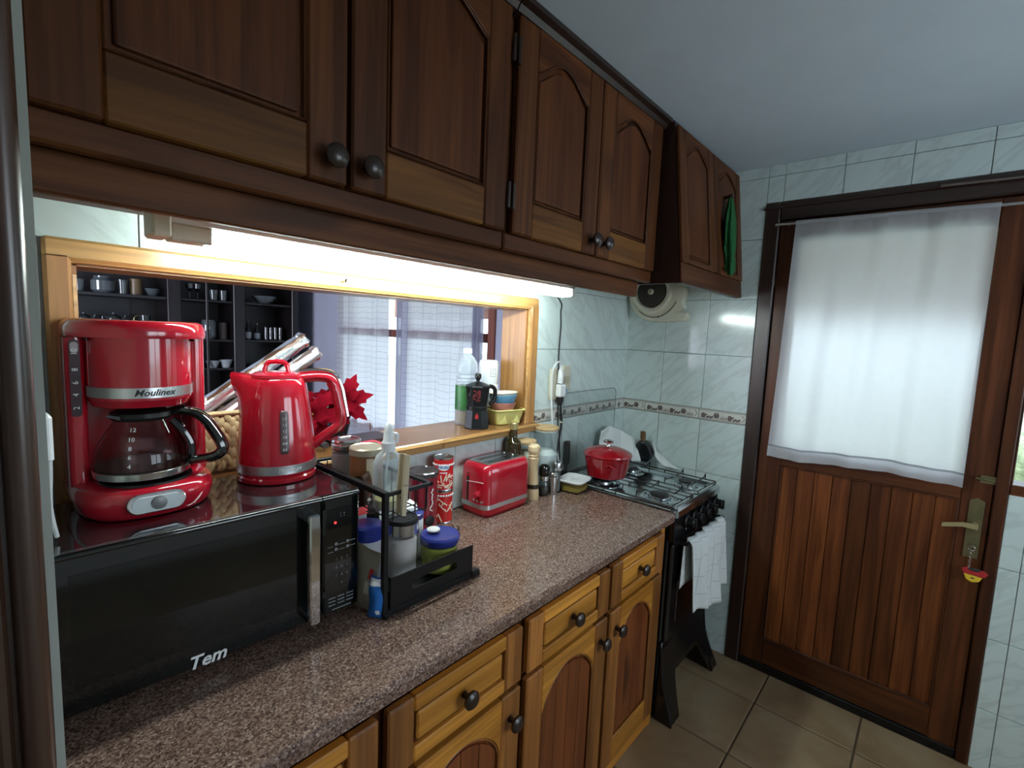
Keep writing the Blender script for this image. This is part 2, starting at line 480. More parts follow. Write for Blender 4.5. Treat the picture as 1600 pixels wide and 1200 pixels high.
# the printed border course
def border_piece(parent, plane, a, b):
    w = abs(b-a) - .0024; m = MB()
    if plane == 'x': m.box(-.009, 0, -w/2, w/2, -.0262, .0262, b=.002)
    else: m.box(-w/2, w/2, -.009, 0, -.0262, .0262, b=.002)
    loc = (0, (a+b)/2, 1.166) if plane == 'x' else ((a+b)/2, 0, 1.166)
    o = obj('border_tile', m, BORDER, parent, loc=loc)
    p = MB(); rnd = random.Random(int(abs(a)*1000))
    def poly(pts):
        n = len(pts)
        v = [((-.0096, -u if plane == 'x' else u, z) if plane == 'x' else (u, -.0096, z)) for u, z in pts]
        p.add(v, [tuple(range(n))], False)
    def rect(u0, u1, z0, z1): poly([(u0, z0), (u1, z0), (u1, z1), (u0, z1)])
    h = w/2
    rect(-h, h, .0215, .0235); rect(-h, h, -.0235, -.0215); rect(-h, h, .0165, .0172)
    def disc(u, z, r, n=9): poly([(u + r*math.cos(2*PI*k/n), z + r*math.sin(2*PI*k/n)) for k in range(n)])
    u = -h + .022; k = 0
    while u < h - .03:
        kind = k % 4
        if kind == 0:      # jug
            poly([(u-.008, -.016), (u+.008, -.016), (u+.012, -.004), (u+.006, .008), (u-.006, .008), (u-.011, -.004)]); disc(u+.014, 0, .005)
        elif kind == 1:    # fruit
            for d in range(4): disc(u-.012+d*.008, -.012 + .004*(d % 2), .0055)
        elif kind == 2:    # bowl
            poly([(u-.015, .004), (u-.009, -.012), (u+.009, -.012), (u+.015, .004)]); disc(u-.005, .008, .006); disc(u+.006, .008, .006)
        else:              # leaves
            for d in range(5): poly([(u-.015+d*.007, -.016), (u-.010+d*.007, -.012), (u-.013+d*.007, .000+.004*(d % 3))])
        rect(u-.018, u+.018, -.018, -.0165)
        u += .031; k += 1
    for zz in (0,):        # chevron at the end of the piece
        poly([(h-.020, -.016), (h-.017, -.016), (h-.004, 0), (h-.017, .016), (h-.020, .016), (h-.007, 0)])
    obj('border_print', p, PRINT, o)
for a, b in ((-.0, -.135), (-.135, -.42), (-.42, D0)): border_piece(wall_right, 'x', a, b)
for a, b in ((-.085, -.004), (-.37, -.085), (-.655, -.37), (-.815, -.655)): border_piece(wall_back, 'y', a, b)
# floor
floor = struct('floor', box(-4.2, 1.2 - 1.04, -3.0, 4.2, -.10, -.006), FGROUT)
fs, fx, fy = .3483, -.2392, -.8366
me = {}
fxs = [0] + [fx - fs*k for k in range(0, 10)]
fys = [fy + fs*2, fy + fs, fy] + [fy - fs*k for k in range(1, 7)]
for i in range(len(fxs)-1):
    for j in range(len(fys)-1):
        w = round(abs(fxs[i+1]-fxs[i]) - .006, 4); h = round(abs(fys[j+1]-fys[j]) - .006, 4)
        if (w, h) not in me:
            q = MB().box(-w/2, w/2, -h/2, h/2, -.008, 0, b=.003).mesh('tile'); q.materials.append(FLOOR); me[w, h] = q
        obj('tile', me[w, h], None, floor, loc=((fxs[i]+fxs[i+1])/2, (fys[j]+fys[j+1])/2, random.uniform(-.0006, .0002)))
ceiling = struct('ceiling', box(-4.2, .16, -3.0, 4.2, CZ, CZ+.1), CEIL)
struct('wall_left', box(-2.52, -2.350, -.600, .0, 0, CZ), plain('grey_green_plaster', (.33, .35, .31), .8, var=.12, scale=12))
m = MB().box(-4.2, .006, -3.05, -2.9, 0, .95).box(-4.2, .006, -3.05, -2.9, 2.1, CZ).box(-4.2, -1.85, -3.05, -2.9, .95, 2.1).box(-.45, .006, -3.05, -2.9, .95, 2.1)
struct('wall_front', m, PLASTER)
struct('wall_hall', box(-4.3, -4.2, -3.05, 4.3, 0, CZ), PLASTER)
m = MB().box(-1.85, -1.8, -3.02, -2.93, .95, 2.1).box(-.5, -.45, -3.02, -2.93, .95, 2.1).box(-1.8, -.5, -3.02, -2.93, .95, 1.0).box(-1.8, -.5, -3.02, -2.93, 2.05, 2.1).box(-1.175, -1.125, -3.02, -2.93, 1.0, 2.05)
struct('window_3', m, W_DARKZ)
# architrave post at the camera's left: stub wall end and its moulding
m = MB()
m.box(-2.52, -2.360, -.640, -.601, 0, CZ)
m.tube([(-2.3725, -.642, 0), (-2.3725, -.642, CZ)], .0125, 12)
m.tube([(-2.397, -.642, 0), (-2.397, -.642, CZ)], .009, 10)
m.box(-2.52, -2.408, -.658, -.64, 0, CZ, b=.006)
struct('trim_2', m, W_POST)
# trim_1: frame of the pass-through
trim = struct('trim_1', MB().box(-2.300, -.800, -.016, .006, 1.626, 1.668, b=.006), W_TRIM_X)
obj('frame_board', MB().box(-2.300, -2.259, -.016, .006, 1.118, 1.640, b=.006), W_TRIM_Z, trim)
obj('frame_board', MB().box(-.848, -.797, -.016, .006, 1.118, 1.640, b=.006), W_TRIM_Z, trim)
obj('inner_bead', MB().tube([(-2.258, -.004, 1.60), (-2.258, -.004, 1.14)], .007, 8).tube([(-2.262, -.004, 1.628), (-.846, -.004, 1.628)], .007, 8).tube([(-.848, -.004, 1.62), (-.848, -.004, 1.14)], .007, 8), W_TRIM_X, trim)
obj('reveal_board', MB().box(-.860, -.846, .004, .136, 1.13, 1.63), W_TRIM_Z, trim)
obj('reveal_board', MB().box(-2.263, -2.25, .004, .136, 1.13, 1.63), W_TRIM_Z, trim)
obj('reveal_board', MB().box(-2.255, -.855, .004, .136, 1.618, 1.632), W_TRIM_X, trim)
obj('hook', MB().tube([(-1.69, -.016, 1.645), (-1.69, -.030, 1.645), (-1.69, -.034, 1.652)], .003, 6), CHROME, trim)
sill = struct('trim_3', MB().box(-2.262, -.795, -.030, .215, 1.113, 1.147, b=.005), W_SILL)
obj('sill_nosing', MB().box(-2.262, -1.32, -.034, -.029, 1.113, 1.145, b=.002), W_TRIM_X, sill)
obj('sill_nosing', MB().box(-1.318, -.795, -.034, -.029, 1.113, 1.145, b=.002), W_TRIM_X, sill)
obj('sill_nosing', MB().tube([(-2.262, -.036, 1.137), (-.795, -.036, 1.137)], .005, 8), W_TRIM_X, sill)
# ---- door_1 with its frame, planks, curtain rods
door = struct('door_1', MB().box(.004, .034, -.702, -.796, .012, 2.056, b=.003), W_DOOR)      # hinge stile is the root mesh
obj('stile', MB().box(.004, .034, -1.386, -1.468, .012, 2.056, b=.003), W_DOOR, door)
obj('rail', MB().box(.004, .034, -.796, -1.386, 1.955, 2.056, b=.003), W_DOORX, door)
obj('rail', MB().box(.004, .034, -.796, -1.386, .985, 1.070, b=.003), W_DOORX, door)
obj('rail', MB().box(.004, .034, -.796, -1.386, .035, .158, b=.003), W_DOORX, door)
obj('weather_strip', MB().box(-.004, .034, -.702, -1.468, .002, .034, b=.002), BLACKM, door)
np_ = 9; pw = (1.386 - .796) / np_
obj('panel_back', MB().box(.027, .031, -.79, -1.39, .15, .99), W_DOOR, door)  # backing added to stop daylight leaking between the planks
pm = MB().box(.012, .026, -pw/2 + .0009, pw/2 - .0009, .150, .992, b=.0028).mesh('plank'); pm.materials.append(W_PLANK)
for k in range(np_): obj('plank', pm, None, door, loc=(0, -.796 - pw*(k+.5), 0))
obj('panel_bead', MB().tube([(.006, -.799, .161), (.006, -.799, .982), (.006, -1.383, .982), (.006, -1.383, .161)], .005, 6, closed=True), W_DOOR, door)
obj('door_stop', MB().box(.036, .062, -.69, -.716, 0, 2.06).box(.036, .062, -1.452, -1.49, 0, 2.06).box(.036, .062, -.69, -1.49, 2.03, 2.075), W_DOOR, door)  # strips added to block light leaking round the leaf
obj('glass_pane', MB().box(.017, .021, -.790, -1.392, 1.062, 1.960), PANE, door)
for z in (.45, 1.063, 1.80):
    obj('hinge', MB().tube([(-.006, -.690, z-.028), (-.006, -.690, z+.028)], .0055, 8).box(-.001, .001, -.675, -.702, z-.025, z+.025), BRASS, door)
obj('bolt', MB().box(.0, .004, -1.430, -1.480, 1.058, 1.086, b=.001).tube([(-.004, -1.418, 1.074), (-.004, -1.482, 1.070)], .0045, 8).tube([(-.004, -1.44, 1.074), (-.018, -1.44, 1.078)], .003, 6).box(-.008, .004, -1.474, -1.488, 1.052, 1.092, b=.002), BRASS, door)
pl = [(-1.412, .778), (-1.412, .990), (-1.432, 1.000), (-1.452, .990), (-1.452, .778)]
plate = obj('handle_plate', MB().prism(pl, -.002, .004, 'x'), BRASS, door, bevel=.001)
lever = MB(); lever.tube([(-.002, -1.434, .905), (-.038, -1.434, .905)], .008, 10)
lever.loft([[(-.038 - .007*a[0], -1.440 + 0, .905 + .009*a[1]) for a in ((-1,-1),(1,-1),(1,1),(-1,1))], [(-.040 - .005*a[0], -1.40, .905 + .0075*a[1]) for a in ((-1,-1),(1,-1),(1,1),(-1,1))], [(-.040 - .004*a[0], -1.345, .889 + .007*a[1]) for a in ((-1,-1),(1,-1),(1,1),(-1,1))]])
obj('lever', lever, plain('worn_brass_lever', (.50, .42, .22), .35, .5), plate)
obj('keyhole', MB().lathe([(.008, 0), (.008, .004)], 12).mesh('keyhole'), BRASS, plate, loc=(-.003, -1.432, .822), rot=(0, R(-90), 0))
# frame
fr = struct('trim_4', MB().box(-.014, .12, D0, -.700, 0, DH, b=.005), W_FRAME)
obj('frame_head', MB().box(-.014, .12, -.700, -2.36, 2.060, DH, b=.005), W_FRAMEY, fr)
obj('frame_head_moulding', MB().tube([(-.016, D0+.004, 2.112), (-.016, -2.36, 2.112)], .006, 8), W_FRAMEY, fr)
obj('frame_jamb', MB().box(-.012, .12, -1.470, -1.505, 0, 2.06, b=.004), W_DOOR, fr)
obj('threshold', MB().box(.04, .16, D0, -1.505, -.01, .012), BLACKM, fr)
# key with a ring of fobs hanging from the lock
k = thing('door_key', 'small key left in the lock under the brass lever, chain hanging down', 'key', (-.004, -1.432, .822))
obj('key_bow', MB().tube([(-.006, 0, 0), (-.022, 0, 0)], .0022, 6).tube([(-.026 + .001*math.cos(a), .009*math.cos(a), .009*math.sin(a)) for a in [2*PI*i/14 for i in range(14)]], .0022, 6, closed=True), CHROME, k)
ch = MB()
for i in range(9):
    z = -.012 - i*.0085
    if i % 2: ch.tube([(-.026 + .0032*math.cos(a), 0, z + .006*math.sin(a)) for a in [2*PI*q/8 for q in range(8)]], .0012, 5, closed=True)
    else: ch.tube([(-.026, .0032*math.cos(a), z + .006*math.sin(a)) for a in [2*PI*q/8 for q in range(8)]], .0012, 5, closed=True)
obj('chain', ch, CHROME, k)
kf = thing('key_fob', 'red and yellow flower pot shaped rubber fob hanging from the door key', 'key fob', (-.030, -1.447, .730))
FOBR = plain('red_rubber', (.42, .02, .025), .5); FOBY = plain('yellow_rubber', (.75, .50, .03), .5)
obj('red_rim', MB().prism([(-.036, .014), (-.024, .022), (.0, .020), (.026, .018), (.034, .008), (.026, -.006), (-.028, -.002)], -.004, .004, 'x'), FOBR, kf, rot=(R(6), 0, 0), bevel=.0015)
obj('yellow_pot', MB().prism([(-.024, -.004), (.026, -.006), (.016, -.024), (0, -.030), (-.018, -.022)], -.0035, .0035, 'x'), FOBY, kf, rot=(R(6), 0, 0), bevel=.0015)
obj('dark_soil', MB().ball((-.002, 0, .017), .02, 10, 6, (.25, 1, .3)), RUBBER, kf)
obj('pot_mark', MB().ball((-.0035, .002, -.014), .004, 8, 6, (.3, 1.5, .6)), RUBBER, kf)
# curtain and rods
rod = tag(obj('curtain_rod', MB().tube([(-.030, -.690, 2.036), (-.030, -1.60, 2.020)], .005, 8).tube([(.004, -.735, 2.036), (-.03, -.735, 2.036)], .003, 6).tube([(.004, -1.394, 2.026), (-.03, -1.394, 2.026)], .003, 6).tube([(.0, -1.58, 2.020), (-.03, -1.58, 2.020)], .003, 6), plain('grey_metal_rod', (.5, .48, .47), .35, .6)), 'thin grey metal rod above the white door curtain', 'curtain rod')
rod2 = tag(obj('curtain_rod', MB().tube([(-.034, -1.22, 2.112), (-.034, -2.2, 2.088)], .0042, 8).tube([(-.012, -1.36, 2.108), (-.034, -1.36, 2.109)], .003, 6).tube([(-.012, -1.9, 2.095), (-.034, -1.9, 2.095)], .003, 6), plain('brown_grey_rod', (.22, .18, .16), .4, .5)), 'thin bare rod on the dark lintel over the door, higher one', 'curtain rod')
def cloth_mat(name, col, transl, transp=0.0, pattern=None, rough=.9, blur=0.0):
    t = NT(name)
    d = t.n('ShaderNodeBsdfDiffuse'); tr = t.n('ShaderNodeBsdfTranslucent'); tp = t.n('ShaderNodeBsdfTransparent')
    nz = t.noise(t.coord('Object'), 40, 3)
    c = t.mix(nz, tuple(x*.95 for x in col), col)
    if pattern: c = pattern(t, c)
    for s in (d, tr): t.l(c, s.inputs['Color'])
    m1 = t.n('ShaderNodeMixShader'); m1.inputs[0].default_value = transl; t.l(d.outputs[0], m1.inputs[1]); t.l(tr.outputs[0], m1.inputs[2])
    m2 = t.n('ShaderNodeMixShader'); m2.inputs[0].default_value = transp; t.l(m1.outputs[0], m2.inputs[1]); t.l(tp.outputs[0], m2.inputs[2])
    res = m2
    if blur:        # loosely woven: a little blurred view through
        rf = t.n('ShaderNodeBsdfRefraction'); rf.inputs['Roughness'].default_value = .45; rf.inputs['IOR'].default_value = 1.3
        m3 = t.n('ShaderNodeMixShader'); m3.inputs[0].default_value = blur; t.l(m2.outputs[0], m3.inputs[1]); t.l(rf.outputs[0], m3.inputs[2]); res = m3
    t.l(res.outputs[0], t.out.inputs['Surface'])
    return t.m
CURT = cloth_mat('white_cotton_curtain', (.82, .84, .86), .62, blur=.085)
def cur(u, v):       # u across, v down
    y0 = -.768 - .615*u; y1 = -.746 - .640*u + .010*math.sin(PI*u)
    y = y0 + (y1 - y0) * v
    zt = 2.040 - .018*u; zb = 1.030 + .010*u - .012*math.sin(2*PI*u + .5)*.6
    z = zt + (zb - zt) * v
    a = .010 + .004*math.sin(3*v)
    fold = a*math.sin(u*21 + .8*math.sin(v*3)) + .005*math.sin(u*47 + v) + .004*math.sin(u*9 - 2*v)
    if v < .035: fold = fold*.35 + .003*math.sin(u*120)
    x = -.030 - .012*v + fold*(.5 + .5*v)
    return (min(x, -.016), y, z)
curt = obj('door_curtain', MB().grid(cur, 90, 44), CURT)
tag(curt, 'white cotton curtain covering the glass of the brown door', 'curtain')
obj('hem', MB().grid(lambda u, v: (lambda p: (p[0] - .0015, p[1], p[2] - .001))(cur(u, .955 + .045*v)), 90, 2), CURT, curt)
obj('rod_pocket', MB().tube([(-.030, -.768, 2.037), (-.030, -1.383, 2.0255)], .0085, 10), CURT, curt)
obj('drawn_thread_line', MB().grid(lambda u, v: (lambda p: (p[0] - .0035, p[1], p[2]))(cur(u, .948 + .008*v)), 140, 1), cloth_mat('grey_drawn_thread', (.40, .42, .44), .4), curt)
# window_2 right of the door
w2 = struct('window_2', MB().box(-.006, .10, -1.505, -2.36, 1.025, 1.070, b=.004), W_DOORX)
obj('window_frame', MB().box(0, .10, -1.505, -2.36, 1.93, 2.06, b=.004), W_DOORX, w2)
obj('window_frame', MB().box(0, .10, -2.29, -2.36, 1.07, 1.93, b=.004), W_DOOR, w2)
obj('window_frame', MB().box(0, .10, -1.505, -1.512, 1.07, 1.93, b=.002), W_DOOR, w2)
obj('pane', MB().box(.04, .044, -1.512, -2.29, 1.07, 1.93), PANE, w2)
obj('mullion', MB().box(.03, .06, -1.88, -1.92, 1.07, 1.93, b=.003), W_DOOR, w2)

# ---- outside
struct('ground', box(.16, 30, -20, 24, -.22, -.15), plain('pale_yard', (.36, .37, .31), .9, var=.3, scale=3))
struct('eaves', MB().box(.16, 2.5, -3.4, 5.6, 2.075, 2.2).box(2.40, 2.52, -3.4, 5.6, 1.70, 2.1), wood('reddish_eaves_board', (.20, .06, .03), (.34, .11, .06), 'y', .6, .1))  # deep overhang with an added front beam, shaped to darken the curtain tops
def hedge_mat():
    t = NT('hedge_leaves'); t.set(Roughness=.7)
    n = t.noise(t.coord('Object'), 9, 6, .7)
    t.l(t.ramp(n, [(.35, (.08, .11, .05)), (.55, (.26, .30, .16)), (.7, (.50, .53, .36))]), t.b.inputs['Base Color'])
    return t.m
rh = random.Random(3); m = MB()
for i in range(80):
    y = -6 + i*.2 + rh.uniform(-.1, .1)
    m.ball((6.0 + rh.uniform(-.3, .3), y, rh.uniform(-.1, .35)), rh.uniform(.3, .5), 10, 7)
tag(obj('hedge', m, hedge_mat()), 'clipped green hedge outside beyond the lawn', 'hedge', kind='stuff')

# ---- dining room behind the pass-through
m = MB()
m.box(0, .16, .12, .99, 0, CZ+.1); m.box(0, .16, 3.02, 4.2, 0, CZ+.1); m.box(0, .16, .99, 3.02, 0, .62); m.box(0, .16, .99, 3.02, 2.05, CZ+.1)
struct('wall_dining', m, LAV)
struct('wall_far', box(-4.2, .16, 3.93, 4.05, 0, CZ), LAV)
W_REDD = wood('red_brown_window_wood', (.14, .035, .022), (.24, .07, .04), 'z', .4, .15)
w1 = struct('window_1', MB().box(-.012, .10, .985, 1.055, .62, 2.06, b=.004), W_REDD)
obj('window_frame', MB().box(-.012, .10, 2.955, 3.03, .62, 2.06, b=.004), W_REDD, w1)
obj('window_frame', MB().box(-.012, .10, 1.055, 2.955, 1.99, 2.06, b=.004), W_REDD, w1)
obj('window_frame', MB().box(-.03, .10, 1.055, 2.955, .60, .67, b=.004), W_REDD, w1)
obj('mullion', MB().box(-.022, .08, 1.055, 2.955, 1.445, 1.51, b=.003), W_REDD, w1)
obj('mullion', MB().box(.02, .08, 2.02, 2.065, .67, 1.99, b=.003), W_REDD, w1)
obj('pane', MB().box(.045, .049, 1.055, 2.955, .67, 1.99), PANE, w1)
def check_pat(t, c):
    v = t.coord('Object')
    sp = t.n('ShaderNodeSeparateXYZ'); t.l(v, sp.inputs[0])
    wob = t.math('MULTIPLY', t.noise(v, 7, 2), .05)
    zz = t.math('FRACT', t.math('MULTIPLY', t.math('ADD', sp.outputs[2], wob), 21))
    yy = t.math('FRACT', t.math('MULTIPLY', sp.outputs[1], 6.5))
    ln = t.math('MAXIMUM', t.math('LESS_THAN', zz, .10), t.math('LESS_THAN', yy, .035))
    return t.mix(t.math('MULTIPLY', ln, .34), c, (.22, .22, .32))
SHEER = cloth_mat('sheer_checked_curtain', (.84, .86, .93), .66, .02, check_pat)
SHEERP = cloth_mat('lavender_curtain_edge', (.50, .50, .62), .5, .05)
def sheer(y0, y1, zb, amp, ph):
    def f(u, v):
        y = y0 + (y1 - y0)*u; z = 2.06 + (zb - 2.06)*v
        return (-.055 + amp*math.sin(u*22 + ph + .4*math.sin(2*v)) + .006*math.sin(u*57), y, z)
    return MB().grid(f, 90, 10)
tag(obj('sheer_curtain', sheer(2.17, 3.00, .50, .022, 0), SHEER), 'sheer checked curtain in the dining room, half beside the hutch', 'curtain', 'sheer curtains')
c2 = tag(obj('sheer_curtain', sheer(1.10, 1.96, .50, .020, 1.3), SHEER), 'sheer checked curtain in the dining room, half behind the bottle', 'curtain', 'sheer curtains')
obj('gathered_edge', MB().grid(lambda u, v: (-.060 + .02*math.sin(u*14), 1.90 + .15*u, 2.06 - 1.56*v), 24, 4), SHEERP, c2)
obj('gathered_edge', MB().grid(lambda u, v: (-.062 + .02*math.sin(u*14 + 1), 1.06 + .10*u, 2.06 - 1.56*v), 24, 4), SHEERP, c2)
tag(obj('curtain_pole', MB().tube([(-.055, .95, 2.07), (-.055, 3.06, 2.07)], .011, 8), W_REDD), 'wooden pole carrying the sheer dining room curtains', 'curtain pole')
# dark hutch of glassware along the far wall
hu = thing('china_hutch', 'tall near black wooden hutch with shelves of glassware in the dining room', 'hutch', (0, 0, 0))
HB, HF = 3.92, 3.50
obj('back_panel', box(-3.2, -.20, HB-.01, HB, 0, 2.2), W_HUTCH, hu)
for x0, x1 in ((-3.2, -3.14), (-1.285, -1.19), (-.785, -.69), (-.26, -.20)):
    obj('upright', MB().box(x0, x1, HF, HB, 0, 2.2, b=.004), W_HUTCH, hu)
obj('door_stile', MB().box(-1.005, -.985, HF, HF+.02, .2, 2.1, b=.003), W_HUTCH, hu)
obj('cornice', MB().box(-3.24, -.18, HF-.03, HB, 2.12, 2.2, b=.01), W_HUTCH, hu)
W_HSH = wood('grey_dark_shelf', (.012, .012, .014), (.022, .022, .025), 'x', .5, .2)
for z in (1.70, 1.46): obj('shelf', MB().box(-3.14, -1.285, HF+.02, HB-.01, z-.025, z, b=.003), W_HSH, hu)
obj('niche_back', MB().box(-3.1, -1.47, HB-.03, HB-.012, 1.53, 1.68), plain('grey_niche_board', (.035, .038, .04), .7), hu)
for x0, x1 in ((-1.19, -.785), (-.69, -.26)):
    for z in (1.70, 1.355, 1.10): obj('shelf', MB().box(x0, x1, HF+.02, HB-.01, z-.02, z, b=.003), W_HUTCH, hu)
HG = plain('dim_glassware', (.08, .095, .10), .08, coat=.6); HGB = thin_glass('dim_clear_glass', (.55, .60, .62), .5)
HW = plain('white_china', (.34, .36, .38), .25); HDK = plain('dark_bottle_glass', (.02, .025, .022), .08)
def hbottle(x, z, h, cap, lab):
    t = thing('bottle', lab, 'bottle', (x, 3.62, z))
    r = .028
    obj('body', MB().lathe([(r, 0), (r, h*.55), (r*.4, h*.72), (r*.35, h)], 14), HDK, t)
    obj('paper_label', MB().lathe([(r+.0015, h*.08), (r+.0015, h*.42)], 14, cap0=False, cap1=False), HW, t)
    obj('cap', MB().lathe([(r*.4, h*.95), (r*.4, h*1.05)], 10), cap, t)
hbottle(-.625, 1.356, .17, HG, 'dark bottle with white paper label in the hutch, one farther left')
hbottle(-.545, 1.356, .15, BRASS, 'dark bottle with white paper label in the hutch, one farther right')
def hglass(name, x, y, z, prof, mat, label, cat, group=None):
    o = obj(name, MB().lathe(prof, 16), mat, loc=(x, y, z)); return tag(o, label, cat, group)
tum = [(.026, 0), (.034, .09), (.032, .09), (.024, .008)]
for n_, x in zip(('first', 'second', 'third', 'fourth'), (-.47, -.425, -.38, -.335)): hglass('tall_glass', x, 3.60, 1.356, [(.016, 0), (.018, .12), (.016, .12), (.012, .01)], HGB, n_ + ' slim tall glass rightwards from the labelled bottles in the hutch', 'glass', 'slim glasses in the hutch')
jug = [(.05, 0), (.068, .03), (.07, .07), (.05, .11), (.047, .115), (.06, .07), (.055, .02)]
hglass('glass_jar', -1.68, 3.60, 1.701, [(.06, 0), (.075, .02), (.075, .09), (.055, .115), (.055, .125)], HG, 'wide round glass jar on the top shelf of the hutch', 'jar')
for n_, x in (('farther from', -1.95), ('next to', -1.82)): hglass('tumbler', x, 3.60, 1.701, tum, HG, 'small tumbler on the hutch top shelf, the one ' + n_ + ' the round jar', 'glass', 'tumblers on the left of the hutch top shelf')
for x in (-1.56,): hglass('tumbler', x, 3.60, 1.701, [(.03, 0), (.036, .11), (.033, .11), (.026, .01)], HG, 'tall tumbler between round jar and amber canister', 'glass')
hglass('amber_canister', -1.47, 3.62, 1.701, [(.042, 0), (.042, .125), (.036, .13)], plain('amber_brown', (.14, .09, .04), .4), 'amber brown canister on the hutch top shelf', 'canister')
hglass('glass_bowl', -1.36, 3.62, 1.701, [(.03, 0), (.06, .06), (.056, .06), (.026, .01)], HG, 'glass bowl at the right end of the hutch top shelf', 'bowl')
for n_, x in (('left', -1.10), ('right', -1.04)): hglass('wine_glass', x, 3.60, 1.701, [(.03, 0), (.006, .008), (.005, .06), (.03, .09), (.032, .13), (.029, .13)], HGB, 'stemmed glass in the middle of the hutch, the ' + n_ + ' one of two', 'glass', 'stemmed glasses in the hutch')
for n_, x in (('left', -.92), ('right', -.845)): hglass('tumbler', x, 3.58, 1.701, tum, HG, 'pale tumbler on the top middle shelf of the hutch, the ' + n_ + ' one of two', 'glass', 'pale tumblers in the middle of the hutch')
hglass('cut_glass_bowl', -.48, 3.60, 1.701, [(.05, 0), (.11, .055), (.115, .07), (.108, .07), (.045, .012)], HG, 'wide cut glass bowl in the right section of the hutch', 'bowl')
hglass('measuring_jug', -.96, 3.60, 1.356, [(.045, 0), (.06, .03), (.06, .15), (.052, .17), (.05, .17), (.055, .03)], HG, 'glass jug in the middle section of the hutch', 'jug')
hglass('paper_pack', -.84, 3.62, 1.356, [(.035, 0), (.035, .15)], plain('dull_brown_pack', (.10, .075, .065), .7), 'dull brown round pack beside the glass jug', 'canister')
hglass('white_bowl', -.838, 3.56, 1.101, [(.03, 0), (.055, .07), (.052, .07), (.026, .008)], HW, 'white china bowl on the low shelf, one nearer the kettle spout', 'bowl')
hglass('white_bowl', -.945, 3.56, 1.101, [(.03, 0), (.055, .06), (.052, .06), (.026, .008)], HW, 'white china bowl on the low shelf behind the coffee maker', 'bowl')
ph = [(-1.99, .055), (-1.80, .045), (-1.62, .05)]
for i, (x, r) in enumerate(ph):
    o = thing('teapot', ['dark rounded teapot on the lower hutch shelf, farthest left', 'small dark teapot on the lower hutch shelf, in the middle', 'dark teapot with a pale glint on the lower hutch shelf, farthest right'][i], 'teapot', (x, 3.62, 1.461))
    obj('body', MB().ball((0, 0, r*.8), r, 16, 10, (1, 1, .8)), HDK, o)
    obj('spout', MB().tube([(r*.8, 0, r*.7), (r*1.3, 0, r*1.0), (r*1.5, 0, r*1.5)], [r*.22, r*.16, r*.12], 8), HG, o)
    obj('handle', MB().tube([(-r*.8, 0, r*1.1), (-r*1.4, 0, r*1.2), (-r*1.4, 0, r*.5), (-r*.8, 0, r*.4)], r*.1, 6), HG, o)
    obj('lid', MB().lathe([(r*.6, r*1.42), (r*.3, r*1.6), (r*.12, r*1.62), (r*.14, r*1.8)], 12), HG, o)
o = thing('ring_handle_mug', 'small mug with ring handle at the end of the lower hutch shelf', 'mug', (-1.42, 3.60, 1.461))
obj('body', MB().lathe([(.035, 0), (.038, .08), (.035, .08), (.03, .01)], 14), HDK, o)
obj('handle', MB().tube([(-.045 + .03*math.cos(a), 0, .045 + .03*math.sin(a)) for a in [2*PI*i/16 for i in range(16)]], .004, 6, closed=True), BRASS, o)
